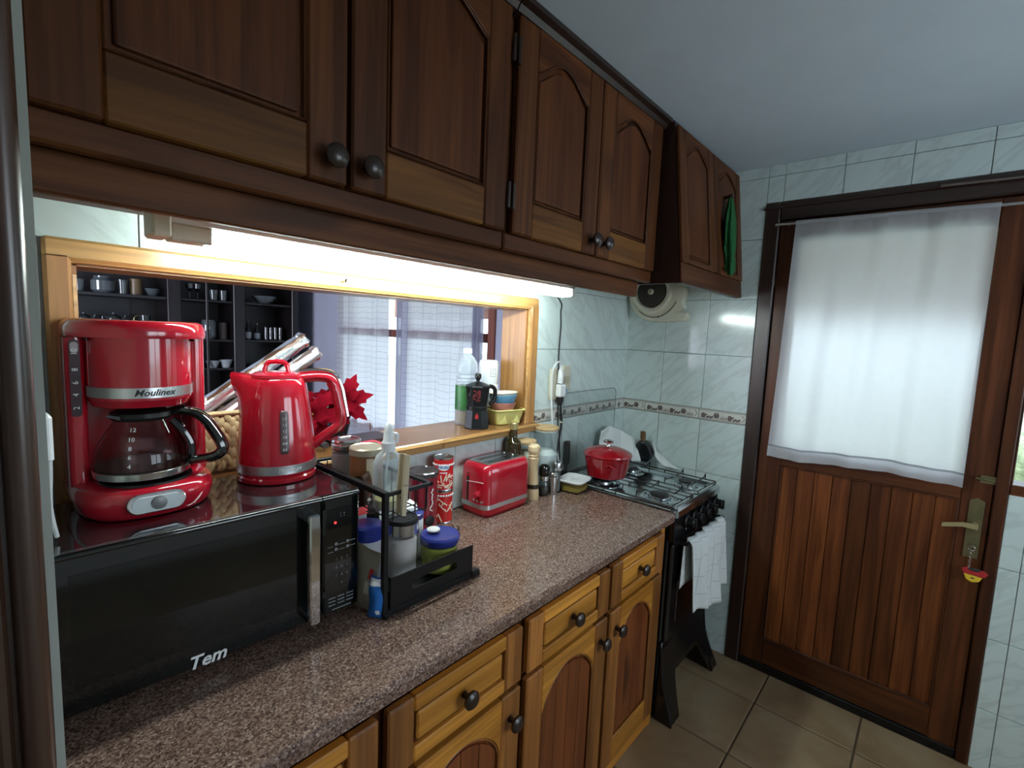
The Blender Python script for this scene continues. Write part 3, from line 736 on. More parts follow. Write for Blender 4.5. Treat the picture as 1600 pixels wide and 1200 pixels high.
# ---- cabinets
CT = .870
def arch_h(t, ogee=False):
    t = min(1, max(0, t))
    return ((1 - math.cos(2*PI*t))/2)**.62 if ogee else max(0, math.sin(PI*t))**.62
def arch_top(x0, x1, zs, rise, n=22, ogee=False):
    return [(x0 + (x1-x0)*i/n, zs + rise*arch_h(i/n, ogee)) for i in range(n+1)]
def knob(parent, x, y, z, M=None, r=.0200, name='knob'):
    m = MB(); m.M = (M or Matrix()) @ Matrix.Translation((x, y, z)) @ Matrix.Rotation(R(90), 4, 'X')
    m.lathe([(.008, -.001), (.0065, .012), (.009, .017), (r, .022), (r*1.02, .028), (r*.72, .034), (r*.2, .036)], 18)
    return obj(name, m, KNOBM, parent)
def panel_door(parent, x0, x1, z0, z1, y, knobx, knobz, mats, sw=.072, rb=.08, rt=.06, rise=.055, planks=0, th=.022, hinges=None, M=None, kr=.0200, ogee=False, mtop=None):
    """framed door with an arched raised panel: door > stiles, rails, panel or planks, knob, hinges"""
    ms, mr, mp = mats
    def mk():
        m = MB(); m.M = M; return m
    d = obj('door', mk().box(x0+.004, x1-.004, y-th*.45, y, z0+.004, z1-.004), mp, parent)
    yf = y - th
    obj('stile', mk().box(x0, x0+sw, yf, y, z0, z1, b=.004), ms, d)
    obj('stile', mk().box(x1-sw, x1, yf, y, z0, z1, b=.004), ms, d)
    obj('bottom_rail', mk().box(x0+sw, x1-sw, yf+.0006, y, z0, z0+rb, b=.003), mr, d)
    a0, a1 = x0+sw, x1-sw
    out = [(a1, z1), (a0, z1)] + arch_top(a0, a1, z1-rt-rise, rise, ogee=ogee)
    obj('arched_rail', mk().prism(out, yf+.0006, y), mtop or mr, d, bevel=.003)
    # raised centre panel following the arch
    g = .012; b0, b1 = a0+g, a1-g
    if planks:
        w = (b1-b0)/planks
        for k in range(planks):
            u0, u1 = b0+w*k+.0008, b0+w*(k+1)-.0008
            def top(u): return z1-rt-rise-g*1.4 + rise*arch_h((u-a0)/(a1-a0), ogee)
            o2 = [(u1, z0+rb+g), (u1, top(u1))] + [(u1+(u0-u1)*q/6, top(u1+(u0-u1)*q/6)) for q in range(1, 6)] + [(u0, top(u0)), (u0, z0+rb+g)]
            obj('plank', mk().prism(o2, y-th*.74, y-th*.3), mp, d, bevel=.0015)
    else:
        o2 = [(b1, z0+rb+g)] + arch_top(b0, b1, z1-rt-rise-g*1.4, rise, ogee=ogee)[::-1] + [(b0, z0+rb+g)]
        obj('panel', mk().prism(o2, y-th*.78, y-th*.3), mp, d, bevel=.004)
    bd = [(a0+.003, yf+.004, z0+rb+.003)] + [(p[0], yf+.004, p[1]-.002) for p in arch_top(a0+.003, a1-.003, z1-rt-rise, rise, ogee=ogee)] + [(a1-.003, yf+.004, z0+rb+.003)]
    obj('bead', mk().tube(bd, .0026, 6, closed=True), ms, d)
    if knobx is not None: knob(d, knobx, yf, knobz, M, kr)
    for hz in hinges or ():
        hx = x0-.006 if knobx is None or knobx > (x0+x1)/2 else x1+.006
        obj('hinge', mk().tube([(hx, yf-.002, hz-.03), (hx, yf-.002, hz+.03)], .005, 8), KNOBM, d)
    return d
def drawer(parent, x0, x1, z0, z1, y, th=.022):
    d = obj('drawer', MB().box(x0+.071, x1-.071, y-th*.86, y, z0+.042, z1-.042, b=.004), W_RAIL, parent)
    obj('stile', MB().box(x0, x0+.062, y-th, y, z0, z1, b=.004), W_STILE, d)
    obj('stile', MB().box(x1-.062, x1, y-th, y, z0, z1, b=.004), W_STILE, d)
    obj('rail', MB().box(x0+.062, x1-.062, y-th+.0006, y, z0, z0+.034, b=.003), W_RAIL, d)
    obj('rail', MB().box(x0+.062, x1-.062, y-th+.0006, y, z1-.034, z1, b=.003), W_RAIL, d)
    obj('drawer_back', MB().box(x0+.05, x1-.05, y-.010, y-.001, z0+.02, z1-.02), W_DARKX, d)  # dark wood backing makes the gap round the panel read as shadow
    knob(d, (x0+x1)/2, y-th*.86, (z0+z1)/2)
    return d
FY = -.553
def base_cab(label, x0, x1, div, kn, endl):
    t = thing('base_cabinet', label, 'cabinet', ((x0+x1)/2, FY, 0))
    t2 = -t.location.x
    L = lambda x: x + t2
    body = MB().box(L(x0), L(x1), .0, .54, .0, .828)
    obj('body', body, W_DARKZ, t)
    obj('top_rail', MB().box(L(x0), L(x1), -.004, .0, .806, .832, b=.001), W_RAIL, t)
    obj('plinth', MB().box(L(x0), L(x1), -.008, .0, .0, .062, b=.003), W_RAIL, t)
    if endl: obj('end_stile', MB().box(L(x1)-.03, L(x1), -.012, .0, .0, .81, b=.003), W_RAIL, t)
    a0 = x0 + .012; a1 = x1 - (.030 if endl else .012)
    for k, (u0, u1) in enumerate(((a0, div-.010), (div+.010, a1))):
        drawer(t, L(u0), L(u1), .655, .800, -.004)
        panel_door(t, L(u0), L(u1), .070, .640, -.004, L(u0)+.040 if kn[k] == 'l' else L(u1)-.040, .575, (W_STILE, W_RAIL, W_PANEL), sw=.070, rb=.09, rt=.040, rise=.100, planks=4)
    return t
base_cab('wooden base cabinet beside the black stove, double arched doors below two drawers', -1.500, -.657, -1.077, 'rl', True)
base_cab('wooden base cabinet below the microwave, cut by the bottom of the photo', -2.352, -1.500, -1.917, 'rr', False)
# worktop
m = MB()
m.box(-2.352, -.648, -.597, -.0, .832, CT, b=.008)
tag(obj('worktop', m, GRANITE), 'speckled pink brown granite worktop running along the tiled wall', 'worktop')
# upper cabinets
UZ0, UZ1, UF = 1.766, 2.266, -.450
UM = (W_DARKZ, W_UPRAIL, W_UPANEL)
def upper_cab(label, x0, x1, doors):
    t = thing('wall_cabinet', label, 'cabinet', ((x0+x1)/2, UF, 1.727))
    L = lambda x: x - (x0+x1)/2
    Z = lambda z: z - 1.727
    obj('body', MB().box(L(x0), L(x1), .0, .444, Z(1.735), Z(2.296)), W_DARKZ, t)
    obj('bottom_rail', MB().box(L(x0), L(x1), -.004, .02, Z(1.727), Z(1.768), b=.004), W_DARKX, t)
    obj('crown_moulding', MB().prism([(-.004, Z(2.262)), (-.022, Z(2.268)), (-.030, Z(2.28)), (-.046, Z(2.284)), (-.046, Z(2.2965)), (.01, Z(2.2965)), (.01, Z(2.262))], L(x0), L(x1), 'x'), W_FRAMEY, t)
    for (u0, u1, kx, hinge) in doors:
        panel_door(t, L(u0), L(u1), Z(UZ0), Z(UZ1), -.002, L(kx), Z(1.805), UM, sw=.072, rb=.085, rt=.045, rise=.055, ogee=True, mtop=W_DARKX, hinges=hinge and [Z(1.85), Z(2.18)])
    return t
upper_cab('dark wooden wall cabinet over the coffee maker, its doors nearest the camera', -2.345, -1.512, [(-2.343, -1.939, -1.972, False), (-1.931, -1.526, -1.902, True)])
upper_cab('dark wooden wall cabinet next to the hood, pair of knobs at mid bottom', -1.508, -.700, [(-1.497, -1.122, -1.150, True), (-1.114, -.722, -1.084, False)])
tag(obj('pelmet_board', MB().box(-2.340, -.705, -.405, -.385, 1.677, 1.7345, b=.003), W_DARKX), 'narrow reddish board under the wall cabinets hiding the tube lamp', 'board')
# fluorescent lamp
t = thing('tube_lamp', 'bright fluorescent tube lamp under the wall cabinets', 'lamp', (-1.50, -.20, 1.727))
obj('housing', MB().box(-.645, .650, -.022, .022, -.032, .0, b=.003), WHITEP, t)
obj('tube', MB().tube([(-.585, 0, -.050), (.605, 0, -.050)], .0135, 16), emit('tube_light', (.84, 1.0, .97), TUBE_STRENGTH), t)
obj('end_holder', MB().box(-.675, -.645, -.035, .028, -.060, .0, b=.004).box(-.646, -.575, -.024, .020, -.062, -.030, b=.004), IVORY, t)
obj('end_holder', MB().box(.632, .652, -.022, .022, -.060, .0, b=.004), WHITEP, t)
cord = MB()
pts = [(-.852, -.20, 1.70), (-.82, -.12, 1.715), (-.70, -.02, 1.70), (-.640, -.012, 1.66), (-.642, -.012, 1.62), (-.636, -.012, 1.56), (-.642, -.013, 1.46), (-.640, -.014, 1.36), (-.632, -.014, 1.28), (-.628, -.014, 1.20), (-.622, -.014, 1.12), (-.603, -.012, 1.06), (-.596, -.012, 1.0), (-.590, -.014, .93), (-.575, -.012, .876)]
def smooth_path(p, n=6):
    o = []
    for i in range(len(p)-1):
        p0 = Vector(p[max(i-1, 0)]); p1 = Vector(p[i]); p2 = Vector(p[i+1]); p3 = Vector(p[min(i+2, len(p)-1)])
        for k in range(n):
            t_ = k/n
            o.append(tuple(.5*((2*p1) + (p2-p0)*t_ + (2*p0-5*p1+4*p2-p3)*t_*t_ + (3*p1-p0-3*p2+p3)*t_**3)))
    o.append(tuple(p[-1])); return o
tag(obj('lamp_cord', cord.tube(smooth_path(pts), .0032, 6), RUBBER), 'long black cord hanging from the tube lamp down the tiles', 'cord')
# sockets and plugs on the tiles by the pass-through
t = thing('wall_socket', 'cream socket plate with two plugs on the tiles', 'socket', (-.672, -.008, 1.300))
obj('plate', MB().box(-.030, .022, -.010, .0, -.070, .074, b=.004), IVORY, t)
obj('module', MB().box(-.022, .014, -.013, -.010, .012, .050, b=.001), IVORY, t)
obj('module', MB().box(-.022, .014, -.013, -.010, -.060, -.020, b=.001), IVORY, t)
t = thing('wall_switch', 'cream switch plate on the tiles beside the socket', 'switch', (-.578, -.008, 1.325))
obj('plate', MB().box(-.028, .034, -.008, .0, -.058, .060, b=.004), IVORY, t)
obj('rocker', MB().box(-.018, .022, -.011, -.008, -.022, .012, b=.001), plain('beige_rocker', (.46, .42, .30), .4), t)
t = thing('adapter_plug', 'white plug adapter in the cream socket', 'adapter', (-.648, -.022, 1.276))
obj('body', MB().box(-.024, .024, -.030, .0, -.028, .028, b=.006), WHITEP, t)
obj('blue_disc', MB().lathe([(.016, 0), (.016, .006), (.012, .008)], 16).mesh('blue_disc'), plain('pale_blue_plastic', (.32, .45, .62), .3), t, loc=(.026, -.014, .0), rot=(0, R(90), 0))
t = thing('white_plug', 'white plug with looping cord, upper one in the cream socket', 'plug', (-.652, -.024, 1.345))
obj('body', MB().loft([[(a*.012, -.012 + b*.012, -.036) for a, b in rrect(2, 2, .6, 3)], [(a*.010, -.012 + b*.011, .018) for a, b in rrect(2, 2, .6, 3)], [(a*.005, -.012 + b*.005, .030) for a, b in rrect(2, 2, .6, 3)]]), WHITEP, t)
obj('cord', MB().tube(smooth_path([(0, -.012, .028), (-.006, -.016, .048), (-.030, -.018, .060), (-.054, -.014, .040), (-.060, -.010, .0), (-.056, -.008, -.07), (-.046, -.006, -.14), (-.030, -.002, -.22), (-.018, -.001, -.30), (.03, .0, -.38), (.06, .004, -.47)]), .0040, 6), WHITEP, t)
t = thing('black_plug', 'black plug pushed in below the white adapter, cord hanging', 'plug', (-.640, -.030, 1.240))
obj('body', MB().loft([[(a*.015, b*.013, .010) for a, b in rrect(2, 2, .5, 3)], [(a*.014, b*.012, -.012) for a, b in rrect(2, 2, .5, 3)], [(.008 + a*.005, b*.005, -.034) for a, b in rrect(2, 2, .5, 3)]]), RUBBER, t)
obj('cord', MB().tube(smooth_path([(.008, 0, -.032), (.026, .010, -.055), (.040, .015, -.09), (.044, .016, -.13), (.034, .016, -.19), (.025, .016, -.24), (.024, .016, -.30), (.036, .016, -.35)]), .0045, 6), RUBBER, t)
obj('cord_tie', MB().box(.034, .054, .008, .020, -.118, -.112, b=.001), IVORY, t)
t = thing('igniter_handle', 'black handle of a gas igniter standing behind the food box', 'igniter', (-.556, -.026, .872))
obj('handle', MB().loft([[(a*.016, b*.010, z) for a, b in rrect(2, 2, .6, 4)] for z in (.05, .16)] ), RUBBER, t, bevel=.004)
obj('barrel', MB().tube([(0, 0, 0), (0, 0, .055)], .008, 10), RUBBER, t)
# ---- cooker hood, open underneath
HT = Vector((-.690, -.497, 2.296)); ang = math.atan2(.063, .568)
t = thing('cooker_hood', 'dark wooden hood cabinet with tilted front above the stove', 'hood', (-.345, -.497, 2.296))
MH = Matrix.Rotation(-ang, 4, 'X')
HM = (W_DARKZ, W_DARKX, W_UPANEL)
mm = MB(); mm.M = MH; mm.box(-.345, .339, .0, .016, -.574, -.002)
obj('front_board', mm, W_FRAME, t)
mm = MB(); mm.M = MH; mm.box(-.345, .339, -.010, .0, -.574, -.500, b=.003)
obj('bottom_rail', mm, W_DARKX, t)
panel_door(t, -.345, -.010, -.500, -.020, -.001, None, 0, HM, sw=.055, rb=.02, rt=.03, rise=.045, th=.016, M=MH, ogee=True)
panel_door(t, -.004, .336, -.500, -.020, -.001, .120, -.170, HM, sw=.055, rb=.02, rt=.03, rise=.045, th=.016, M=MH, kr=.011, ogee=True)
obj('side_panel', MB().prism([(.0, -.002), (-.063, -.571), (.30, -.571), (.49, -.571), (.49, -.002)], -.347, -.330, 'x'), W_FRAME, t)
gc = MB(); gn = 26
def green_ring(z, w, d, tw, cx=0):
    return [(cx + w*(1 + .20*math.sin(5*a + tw) + .10*math.sin(9*a + 2*tw))*math.cos(a), d*(1 + .22*math.sin(4*a + tw*1.7))*math.sin(a), z) for a in [2*PI*i/gn for i in range(gn)]]
prof = [(.0, .006, .006, 0), (-.02, .016, .010, .3), (-.06, .030, .016, .8), (-.11, .042, .020, 1.3), (-.16, .050, .022, 1.7), (-.21, .048, .024, 2.4), (-.25, .034, .018, 2.9), (-.28, .040, .020, 3.4), (-.31, .030, .016, 4.0), (-.325, .010, .008, 4.4)]
gc.loft([green_ring(z, w, d, tw, .012*math.sin(z*14)) for z, w, d, tw in prof])
tag(obj('green_cloth', gc, plain('green_cotton', (.008, .10, .025), .9, var=.3, scale=14), loc=(-.225, -.556, 2.130), rot=(R(-4), 0, R(12))), 'bunched green cloth hanging on the hood front', 'cloth')
# extractor fan on the end wall
t = thing('extractor_fan', 'round cream extractor fan with dark hole under the hood', 'fan', (-.008, -.172, 1.760))
c_ = [(.150*math.cos(a), .150*math.sin(a)) for a in [R(-60 + 290*i/36) for i in range(37)]]
scroll = [(y, z) for y, z in c_]
o_ = [(-.160, -.085), (-.160, -.128), (-.150, -.140)]
outl = []
for i in range(40):
    a = R(-110 + 330*i/39)      # y towards -Y is right in the picture
    outl.append((.150*math.cos(a), .150*math.sin(a)))
outl = [(.150*math.cos(R(a)), .150*math.sin(R(a))) for a in range(-95, 205, 8)] + [(-.150, -.082), (-.118, -.100), (-.170, -.104), (-.172, -.128), (-.155, -.142), (-.05, -.152)]
FANM = plain('aged_cream_plastic', (.70, .68, .54), .4, var=.12, scale=9)
obj('housing', MB().prism(outl, -.048, .0, 'x'), FANM, t, bevel=.006)
rg = MB(); rg.M = Matrix.Rotation(R(-90), 4, 'Y')
rg.lathe([(.108, .046), (.112, .056), (.100, .064), (.084, .062), (.080, .050)], 40, c=(.0, .020, 0), cap0=False, cap1=False)
obj('front_ring', rg, FANM, t)
hb = MB(); hb.M = Matrix.Rotation(R(-90), 4, 'Y'); hb.lathe([(.078, .050), (.076, .056), (.05, .058)], 32, c=(.0, .020, 0))
obj('dark_hole', hb, plain('fan_hole_brown', (.022, .016, .010), .5), t)  # solid disc coloured dark in place of the shaded open hole
sc_ = MB(); sc_.M = Matrix.Rotation(R(-90), 4, 'Y'); sc_.lathe([(.015, .056), (.014, .066), (.010, .070)], 16, c=(.0, .020, 0))
kb = obj('centre_cap', sc_, IVORY, t)
obj('slot', MB().box(-.0715, -.0695, .018, .022, -.008, .008), RUBBER, kb)
for a in (35, 145, 260):
    s_ = MB(); s_.M = Matrix.Rotation(R(-90), 4, 'Y'); s_.lathe([(.004, .048), (.004, .051)], 8, c=(.128*math.sin(R(a)), .128*math.cos(R(a)), 0)); obj('screw', s_, RUBBER, t)
obj('scroll_lip', MB().tube([(-.051, .118*math.cos(R(a)), .118*math.sin(R(a)) - .01) for a in range(200, 320, 6)], .0018, 5), KNOBM, t)
# ---- stove
SX0, SX1, SY0, SY1, SZ = -.640, -.150, -.600, -.050, .882
t = thing('gas_stove', 'freestanding black gas stove with steel hob beside the worktop', 'stove', (-.395, -.33, 0))
L = lambda x: x + .395
Y = lambda y: y + .33
STEEL = plain('polished_steel_hob', (.58, .63, .66), .14, 1.0, var=.1, scale=14)
obj('body', MB().box(L(-.632), L(-.158), Y(-.570), Y(-.055), .165, .852, b=.006), BLACKR, t)
# flared legs in one skirt: sides and arched apron
side = [(Y(-.060), .17), (Y(-.570), .17), (Y(-.575), .30), (Y(-.592), .16), (Y(-.640), .0), (Y(-.515), .006), (Y(-.40), .10), (Y(-.2), .10), (Y(-.15), .0), (Y(-.05), .0)]
for x0, x1 in ((-.633, -.618), (-.172, -.157)):
    obj('leg_panel', MB().prism(side, L(x0), L(x1), 'x'), BLACKR, t, bevel=.003)
ap = MB()
def apron_y(z): return Y(-.572 - .060*max(0, (.30 - z)/.30)**1.6)
n = 24; rows = []
for j in range(9):
    rows.append(j/8)
def apz(u):
    x = abs(u-.5)*2
    return .165 if x < .52 else max(0.0, .165 - (x-.52)/.20*.165) if x < .72 else 0.0
fl = [(u/36) for u in range(37)]
vs0 = []
for u in fl:
    b0 = apz(u)
    for j in rows:
        z = .33 + (b0 - .33)*j
        fx_ = (.026*max(0, (.2-z)/.2)**1.5) * (1 if u > .5 else -1)*(abs(u-.5)*2)
        vs0.append((L(-.632 + .474*u) + (fx_ + .03*max(0, (.2-z)/.2) if u > .7 else (fx_*.3 + .03*max(0, (.2-z)/.2)*(u < .3))), apron_y(z), z))
nr = len(rows)
ap.add(vs0, [(i*nr+j, (i+1)*nr+j, (i+1)*nr+j+1, i*nr+j+1) for i in range(36) for j in range(nr-1)], True)
obj('front_skirt', ap, BLACKR, t, solid=.008)
obj('oven_door', MB().box(L(-.628), L(-.162), Y(-.592), Y(-.570), .335, .735, b=.008), BLACKR, t)
obj('oven_glass', MB().box(L(-.56), L(-.23), Y(-.594), Y(-.590), .40, .65, b=.002), BLACK, t)
obj('oven_handle', MB().tube([(L(-.600), Y(-.592), .742), (L(-.600), Y(-.628), .744), (L(-.19), Y(-.628), .744), (L(-.19), Y(-.592), .742)], .008, 8), BLACKM, t)
pn = MB(); pn.prism([(Y(-.570), .745), (Y(-.594), .745), (Y(-.588), .858), (Y(-.570), .858)], L(-.634), L(-.156), 'x')
obj('control_panel', pn, BLACKR, t, bevel=.002)
for k, x in enumerate((-.525, -.445, -.365, -.285, -.205)):
    kb = MB(); kb.M = Matrix.Translation((L(x), Y(-.592), .806)) @ Matrix.Rotation(R(90), 4, 'X')
    kb.lathe([(.026, 0), (.026, .006), (.021, .010), (.019, .036), (.015, .039)], 20)
    kb.box(-.006, .006, -.020, .020, .032, .043, b=.001)
    o = obj('knob', kb, BLACKM, t)
    mk = MB(); mk.M = Matrix.Translation((L(x), Y(-.5945), .775)); mk.box(-.003, .003, -.001, .0, -.003, .003); obj('knob_mark', mk, WHITEL, o)
ob = MB(); rr = rrect(SX1-SX0, SY1-SY0, .022, 4, L((SX0+SX1)/2), Y((SY0+SY1)/2))
def shrink(o, d, cx, cy): return [(cx + (x-cx)*(1 - 2*d/(SX1-SX0)), cy + (y-cy)*(1 - 2*d/(SY1-SY0))) for x, y in o]
cxh, cyh = L((SX0+SX1)/2), Y((SY0+SY1)/2)
ob.loft([[(x, y, .846) for x, y in rr], [(x, y, .872) for x, y in rr], [(x, y, SZ) for x, y in shrink(rr, .012, cxh, cyh)], [(x, y, SZ) for x, y in shrink(rr, .034, cxh, cyh)], [(x, y, SZ-.010) for x, y in shrink(rr, .044, cxh, cyh)]])
obj('hob', ob, STEEL, t)
BURN = [(-.532, -.478), (-.265, -.478), (-.532, -.205), (-.265, -.205)]
BLKPAN = plain('dark_hob_well', (.035, .037, .04), .25, .6)
for i, (x, y) in enumerate(BURN):
    r = (.045, .034, .050, .040)[i]
    b = obj('burner', MB().lathe([(r*1.7, 0), (r*1.7, .003), (r*1.35, .008), (r*1.30, .004), (r*1.05, .004), (r, .016), (r*.8, .018)], 28), STEEL, t, loc=(L(x), Y(y), SZ-.011))
    obj('burner_cap', MB().lathe([(r*.86, .017), (r*.86, .022), (r*.5, .025)], 24), BLACKM, b)
for gx in (-.532, -.265):
    g = MB(); h = .022; r_ = .0032; zb = SZ - .004
    x0, x1, y0, y1 = L(gx-.105), L(gx+.105), Y(-.575), Y(-.095)
    g.tube([(x0, y0, zb+h*.5), (x1, y0, zb+h*.5), (x1, y1, zb+h*.5), (x0, y1, zb+h*.5)], r_, 6, closed=True)
    for yc in (-.478, -.205):
        for dy in (-.052, .052):
            yy = Y(yc+dy)
            g.tube([(x0, yy, zb+h*.4), (x0+.004, yy, zb+h+.014), (x0+.016, yy, zb+h+.004), (x0+.05, yy, zb+h), (L(gx)-.018, yy, zb+h)], r_*.85, 6)
            g.tube([(x1, yy, zb+h*.4), (x1-.004, yy, zb+h+.014), (x1-.016, yy, zb+h+.004), (x1-.05, yy, zb+h), (L(gx)+.018, yy, zb+h)], r_*.85, 6)
    for xx in (x0, x1):
        for yy in (y0, y1, (y0+y1)/2): g.tube([(xx, yy, SZ-.012), (xx, yy, zb+h*.5)], r_, 6)
    obj('grate', g, BLACKM, t)
lid = MB(); lo = rrect(.470, .372, .03, 5, L(-.380), 1.075)
lid.prism(lo, Y(-.036), Y(-.031))
obj('glass_lid', lid, thin_glass('lid_glass', (.97, .98, .98), .2), t)
obj('lid_edge', MB().tube([(p[0], Y(-.0335), p[1]) for p in lo], .0016, 5, closed=True), plain('grey_glass_edge', (.12, .14, .14), .3), t)
obj('lid_hinge', MB().box(L(-.60), L(-.57), Y(-.045), Y(-.024), .865, .90, b=.003), BLACKM, t)
obj('lid_hinge', MB().box(L(-.19), L(-.16), Y(-.045), Y(-.024), .865, .90, b=.003), BLACKM, t)
# red casserole on the back left burner
PX, PY, PZ = -.510, -.215, SZ+.020
t = thing('casserole', 'round red enamel casserole with lid on the stove', 'pot', (PX, PY, PZ))
obj('pot', MB().lathe([(.076, 0), (.086, .006), (.100, .075), (.104, .092), (.101, .095), (.09, .09)], 40), REDW, t)
obj('side_handle', MB().tube([(-.070 + .0, -.075, .078), (-.10, -.094, .076), (-.112, -.070, .076), (-.094, -.046, .078)], .007, 8), REDW, t)
obj('side_handle', MB().tube([(.070, .075, .078), (.10, .094, .076), (.112, .070, .076), (.094, .046, .078)], .007, 8), REDW, t)
ld = obj('lid', MB().lathe([(.104, .094), (.108, .100), (.106, .106), (.085, .120), (.05, .131), (.012, .135)], 40), REDW, t)
obj('lid_knob', MB().lathe([(.012, .133), (.008, .140), (.008, .148), (.022, .152), (.024, .158), (.018, .163), (.004, .164)], 22), MIRROR, ld)
# pan stood on its edge in the corner, half under the tea towel
t = thing('skillet', 'black pan stood on edge with its brown wooden handle up', 'pan', (-.075, -.178, .888))
pm = MB(); pm.M = Matrix.Rotation(R(-8), 4, 'Y')
dz = .070
oc = [(.070*math.sin(2*PI*i/40), dz - .070*math.cos(2*PI*i/40)) for i in range(40)]
oc = [(-.030, .001), (.030, .001), (.052, .03), (.052, .055), (.040, .080), (.020, .105), (.012, .112), (-.012, .112), (-.020, .105), (-.040, .080), (-.052, .055), (-.052, .03)]
pm.prism(oc, -.022, .022, 'x')
obj('pan_body', pm, BLACKR, t, bevel=.008)
hm = MB(); hm.M = Matrix.Rotation(R(-8), 4, 'Y'); hm.loft([[(a*.009, b*.012, z) for a, b in rrect(2, 2, .7, 3)] for z in (.106, .115)] + [[(a*.010, b*.014, .128) for a, b in rrect(2, 2, .7, 3)], [(a*.009, b*.013, .158) for a, b in rrect(2, 2, .7, 3)]])
obj('wooden_handle', hm, wood('handle_wood', (.10, .05, .02), (.20, .10, .04), 'z', .6, .1), t)
TOWEL = cloth_mat('white_tea_towel', (.74, .78, .77), .15)
def corner_towel(u, v):
    # top edge runs round the corner behind the handle
    P_ = [(-.300, -.030, 1.050, .93), (-.22, -.050, 1.070, .90), (-.15, -.075, 1.045, .90), (-.115, -.115, 1.015, .89), (-.100, -.138, .995, .89), (-.016, -.150, .985, .95), (-.016, -.200, .985, .95), (-.060, -.212, .990, .92), (-.062, -.250, .950, .886), (-.060, -.29, .915, .885), (-.060, -.335, .893, .884)]
    s = u*(len(P_)-1); i = min(int(s), len(P_)-2); f = s - i; f = f*f*(3-2*f)
    a, b = P_[i], P_[i+1]
    x, y, zt, zb = [a[k] + (b[k]-a[k])*f for k in range(4)]
    z = zt + (zb-zt)*v
    w = (.006*math.sin(u*34 + 2*v) + .004*math.sin(u*19 - 4*v))*(0 if .42 < u < .66 else 1)
    d = .050*v*(1 - u*.3)*(0 if .42 < u < .66 else 1)
    return (min(x - d*.6 + w*.5, -.012), min(y - d + w, -.052), z)
tw = obj('tea_towel', MB().grid(corner_towel, 60, 16), TOWEL, solid=.004)
tag(tw, 'crumpled white tea towel draped in the corner behind the red casserole', 'towel')
# checked towel on the oven handle
def grid_pat(t, c):
    sp = t.n('ShaderNodeSeparateXYZ'); t.l(t.coord('Object'), sp.inputs[0])
    a = t.math('LESS_THAN', t.math('FRACT', t.math('MULTIPLY', sp.outputs[0], 13.5)), .05)
    b = t.math('LESS_THAN', t.math('FRACT', t.math('MULTIPLY', sp.outputs[2], 13.5)), .05)
    return t.mix(t.math('MULTIPLY', t.math('MAXIMUM', a, b), .40), c, (.30, .34, .36))
TOWELG = cloth_mat('white_checked_towel', (.76, .80, .79), .1, 0, grid_pat)
def hang(u, v):
    x = -.590 + .375*u
    zt = .756; zb = .452 - .018*math.sin(PI*u) - .03*max(0, u-.55) + .012*math.sin(u*9)
    z = zt + (zb-zt)*v
    x += .055*v*(1-u)*.9 + .030*v*u
    y = -.648 - .010*v + .010*math.sin(u*15 + 1.5*v)*min(1, .25+v) + .006*math.sin(u*31 - v*2) - .018*math.sin(PI*u)*v
    if v < .05: y += .020*(1 - v/.05); z += .004
    return (x, y, z)
def hang_back(u, v):
    x = -.590 + .375*u; z = .756 + (.56 - .756)*v
    y = -.616 + .003*math.sin(u*13)
    if v < .06: y -= .012*(1 - v/.06)
    return (x - .012*v, y, z)
tw = obj('dish_towel', MB().grid(hang, 56, 30), TOWELG, solid=.003)
tag(tw, 'white grid checked dish towel over the oven door handle', 'towel')
obj('back_fall', MB().grid(hang_back, 40, 10), TOWELG, tw, solid=.003)
# ---- microwave
MW = (-2.075, -.185, CT); MR = R(-2.2); MT = 1.156
t = thing('microwave', 'black microwave oven with chrome bar handle on the worktop', 'microwave', MW, MR)
H0, H1 = .016, MT - CT
obj('case', MB().box(-.255, .255, -.128, .140, H0, H1-.003, b=.006), BLACKM, t)
obj('top_sheet', MB().box(-.253, .253, -.128, .139, H1-.004, H1, b=.002), plain('dark_plum_top', (.012, .009, .011), .07, coat=1.0), t)
d = obj('door', MB().box(-.255, .168, -.142, -.128, H0, H1-.004, b=.005), BLACK, t)
obj('door_window', MB().box(-.235, .115, -.1426, -.140, H0+.045, H1-.035, b=.0004), plain('dark_mesh_window', (.005, .006, .006), .08, coat=.3), d)
obj('top_edge', MB().tube([(-.253, -.1365, H1-.0058), (.168, -.1365, H1-.0058)], .0062, 12), BLACK, d)
obj('top_edge', MB().tube([(.170, -.1365, H1-.0058), (.254, -.1365, H1-.0058)], .0062, 12), BLACK, t)
obj('door_top_trim', MB().box(-.255, .168, -.136, -.124, H1-.006, H1+.0004, b=.002), plain('dark_glossy_trim', (.05, .05, .055), .1, coat=.4), d)
hd = obj('handle', MB().box(.126, .149, -.178, -.168, H0+.012, H1-.022, b=.003).box(.126, .149, -.172, -.140, H1-.040, H1-.022, b=.003).box(.126, .149, -.172, -.140, H0+.012, H0+.030, b=.003), MIRROR, d, label='polished chrome bar handle')
cp = obj('control_panel', MB().box(.1695, .255, -.142, -.128, H0, H1-.004, b=.005), BLACK, t)
obj('display', MB().box(.178, .246, -.1424, -.141, H1-.075, H1-.030, b=.0003), plain('display_black', (.006, .006, .007), .05), cp)
obj('power_light', MB().lathe([(.0030, 0), (.0025, .0012), (.001, .0016)], 10).mesh('power_light'), emit('red_led', (1, .02, .02), 6), cp, loc=(.197, -.1418, H1-.062), rot=(R(90), 0, 0))
def front(x, z, y=-.1432): return Matrix.Translation((x, y, z)) @ FRONT
lettering(': :', .016, GREYL, cp, front(.213, H1-.045), bold=.0003)
MK = MB()
def mark(x, z, w, h=.0012): MK.box(x-w/2, x+w/2, -.1429, -.1415, z-h/2, z+h/2)
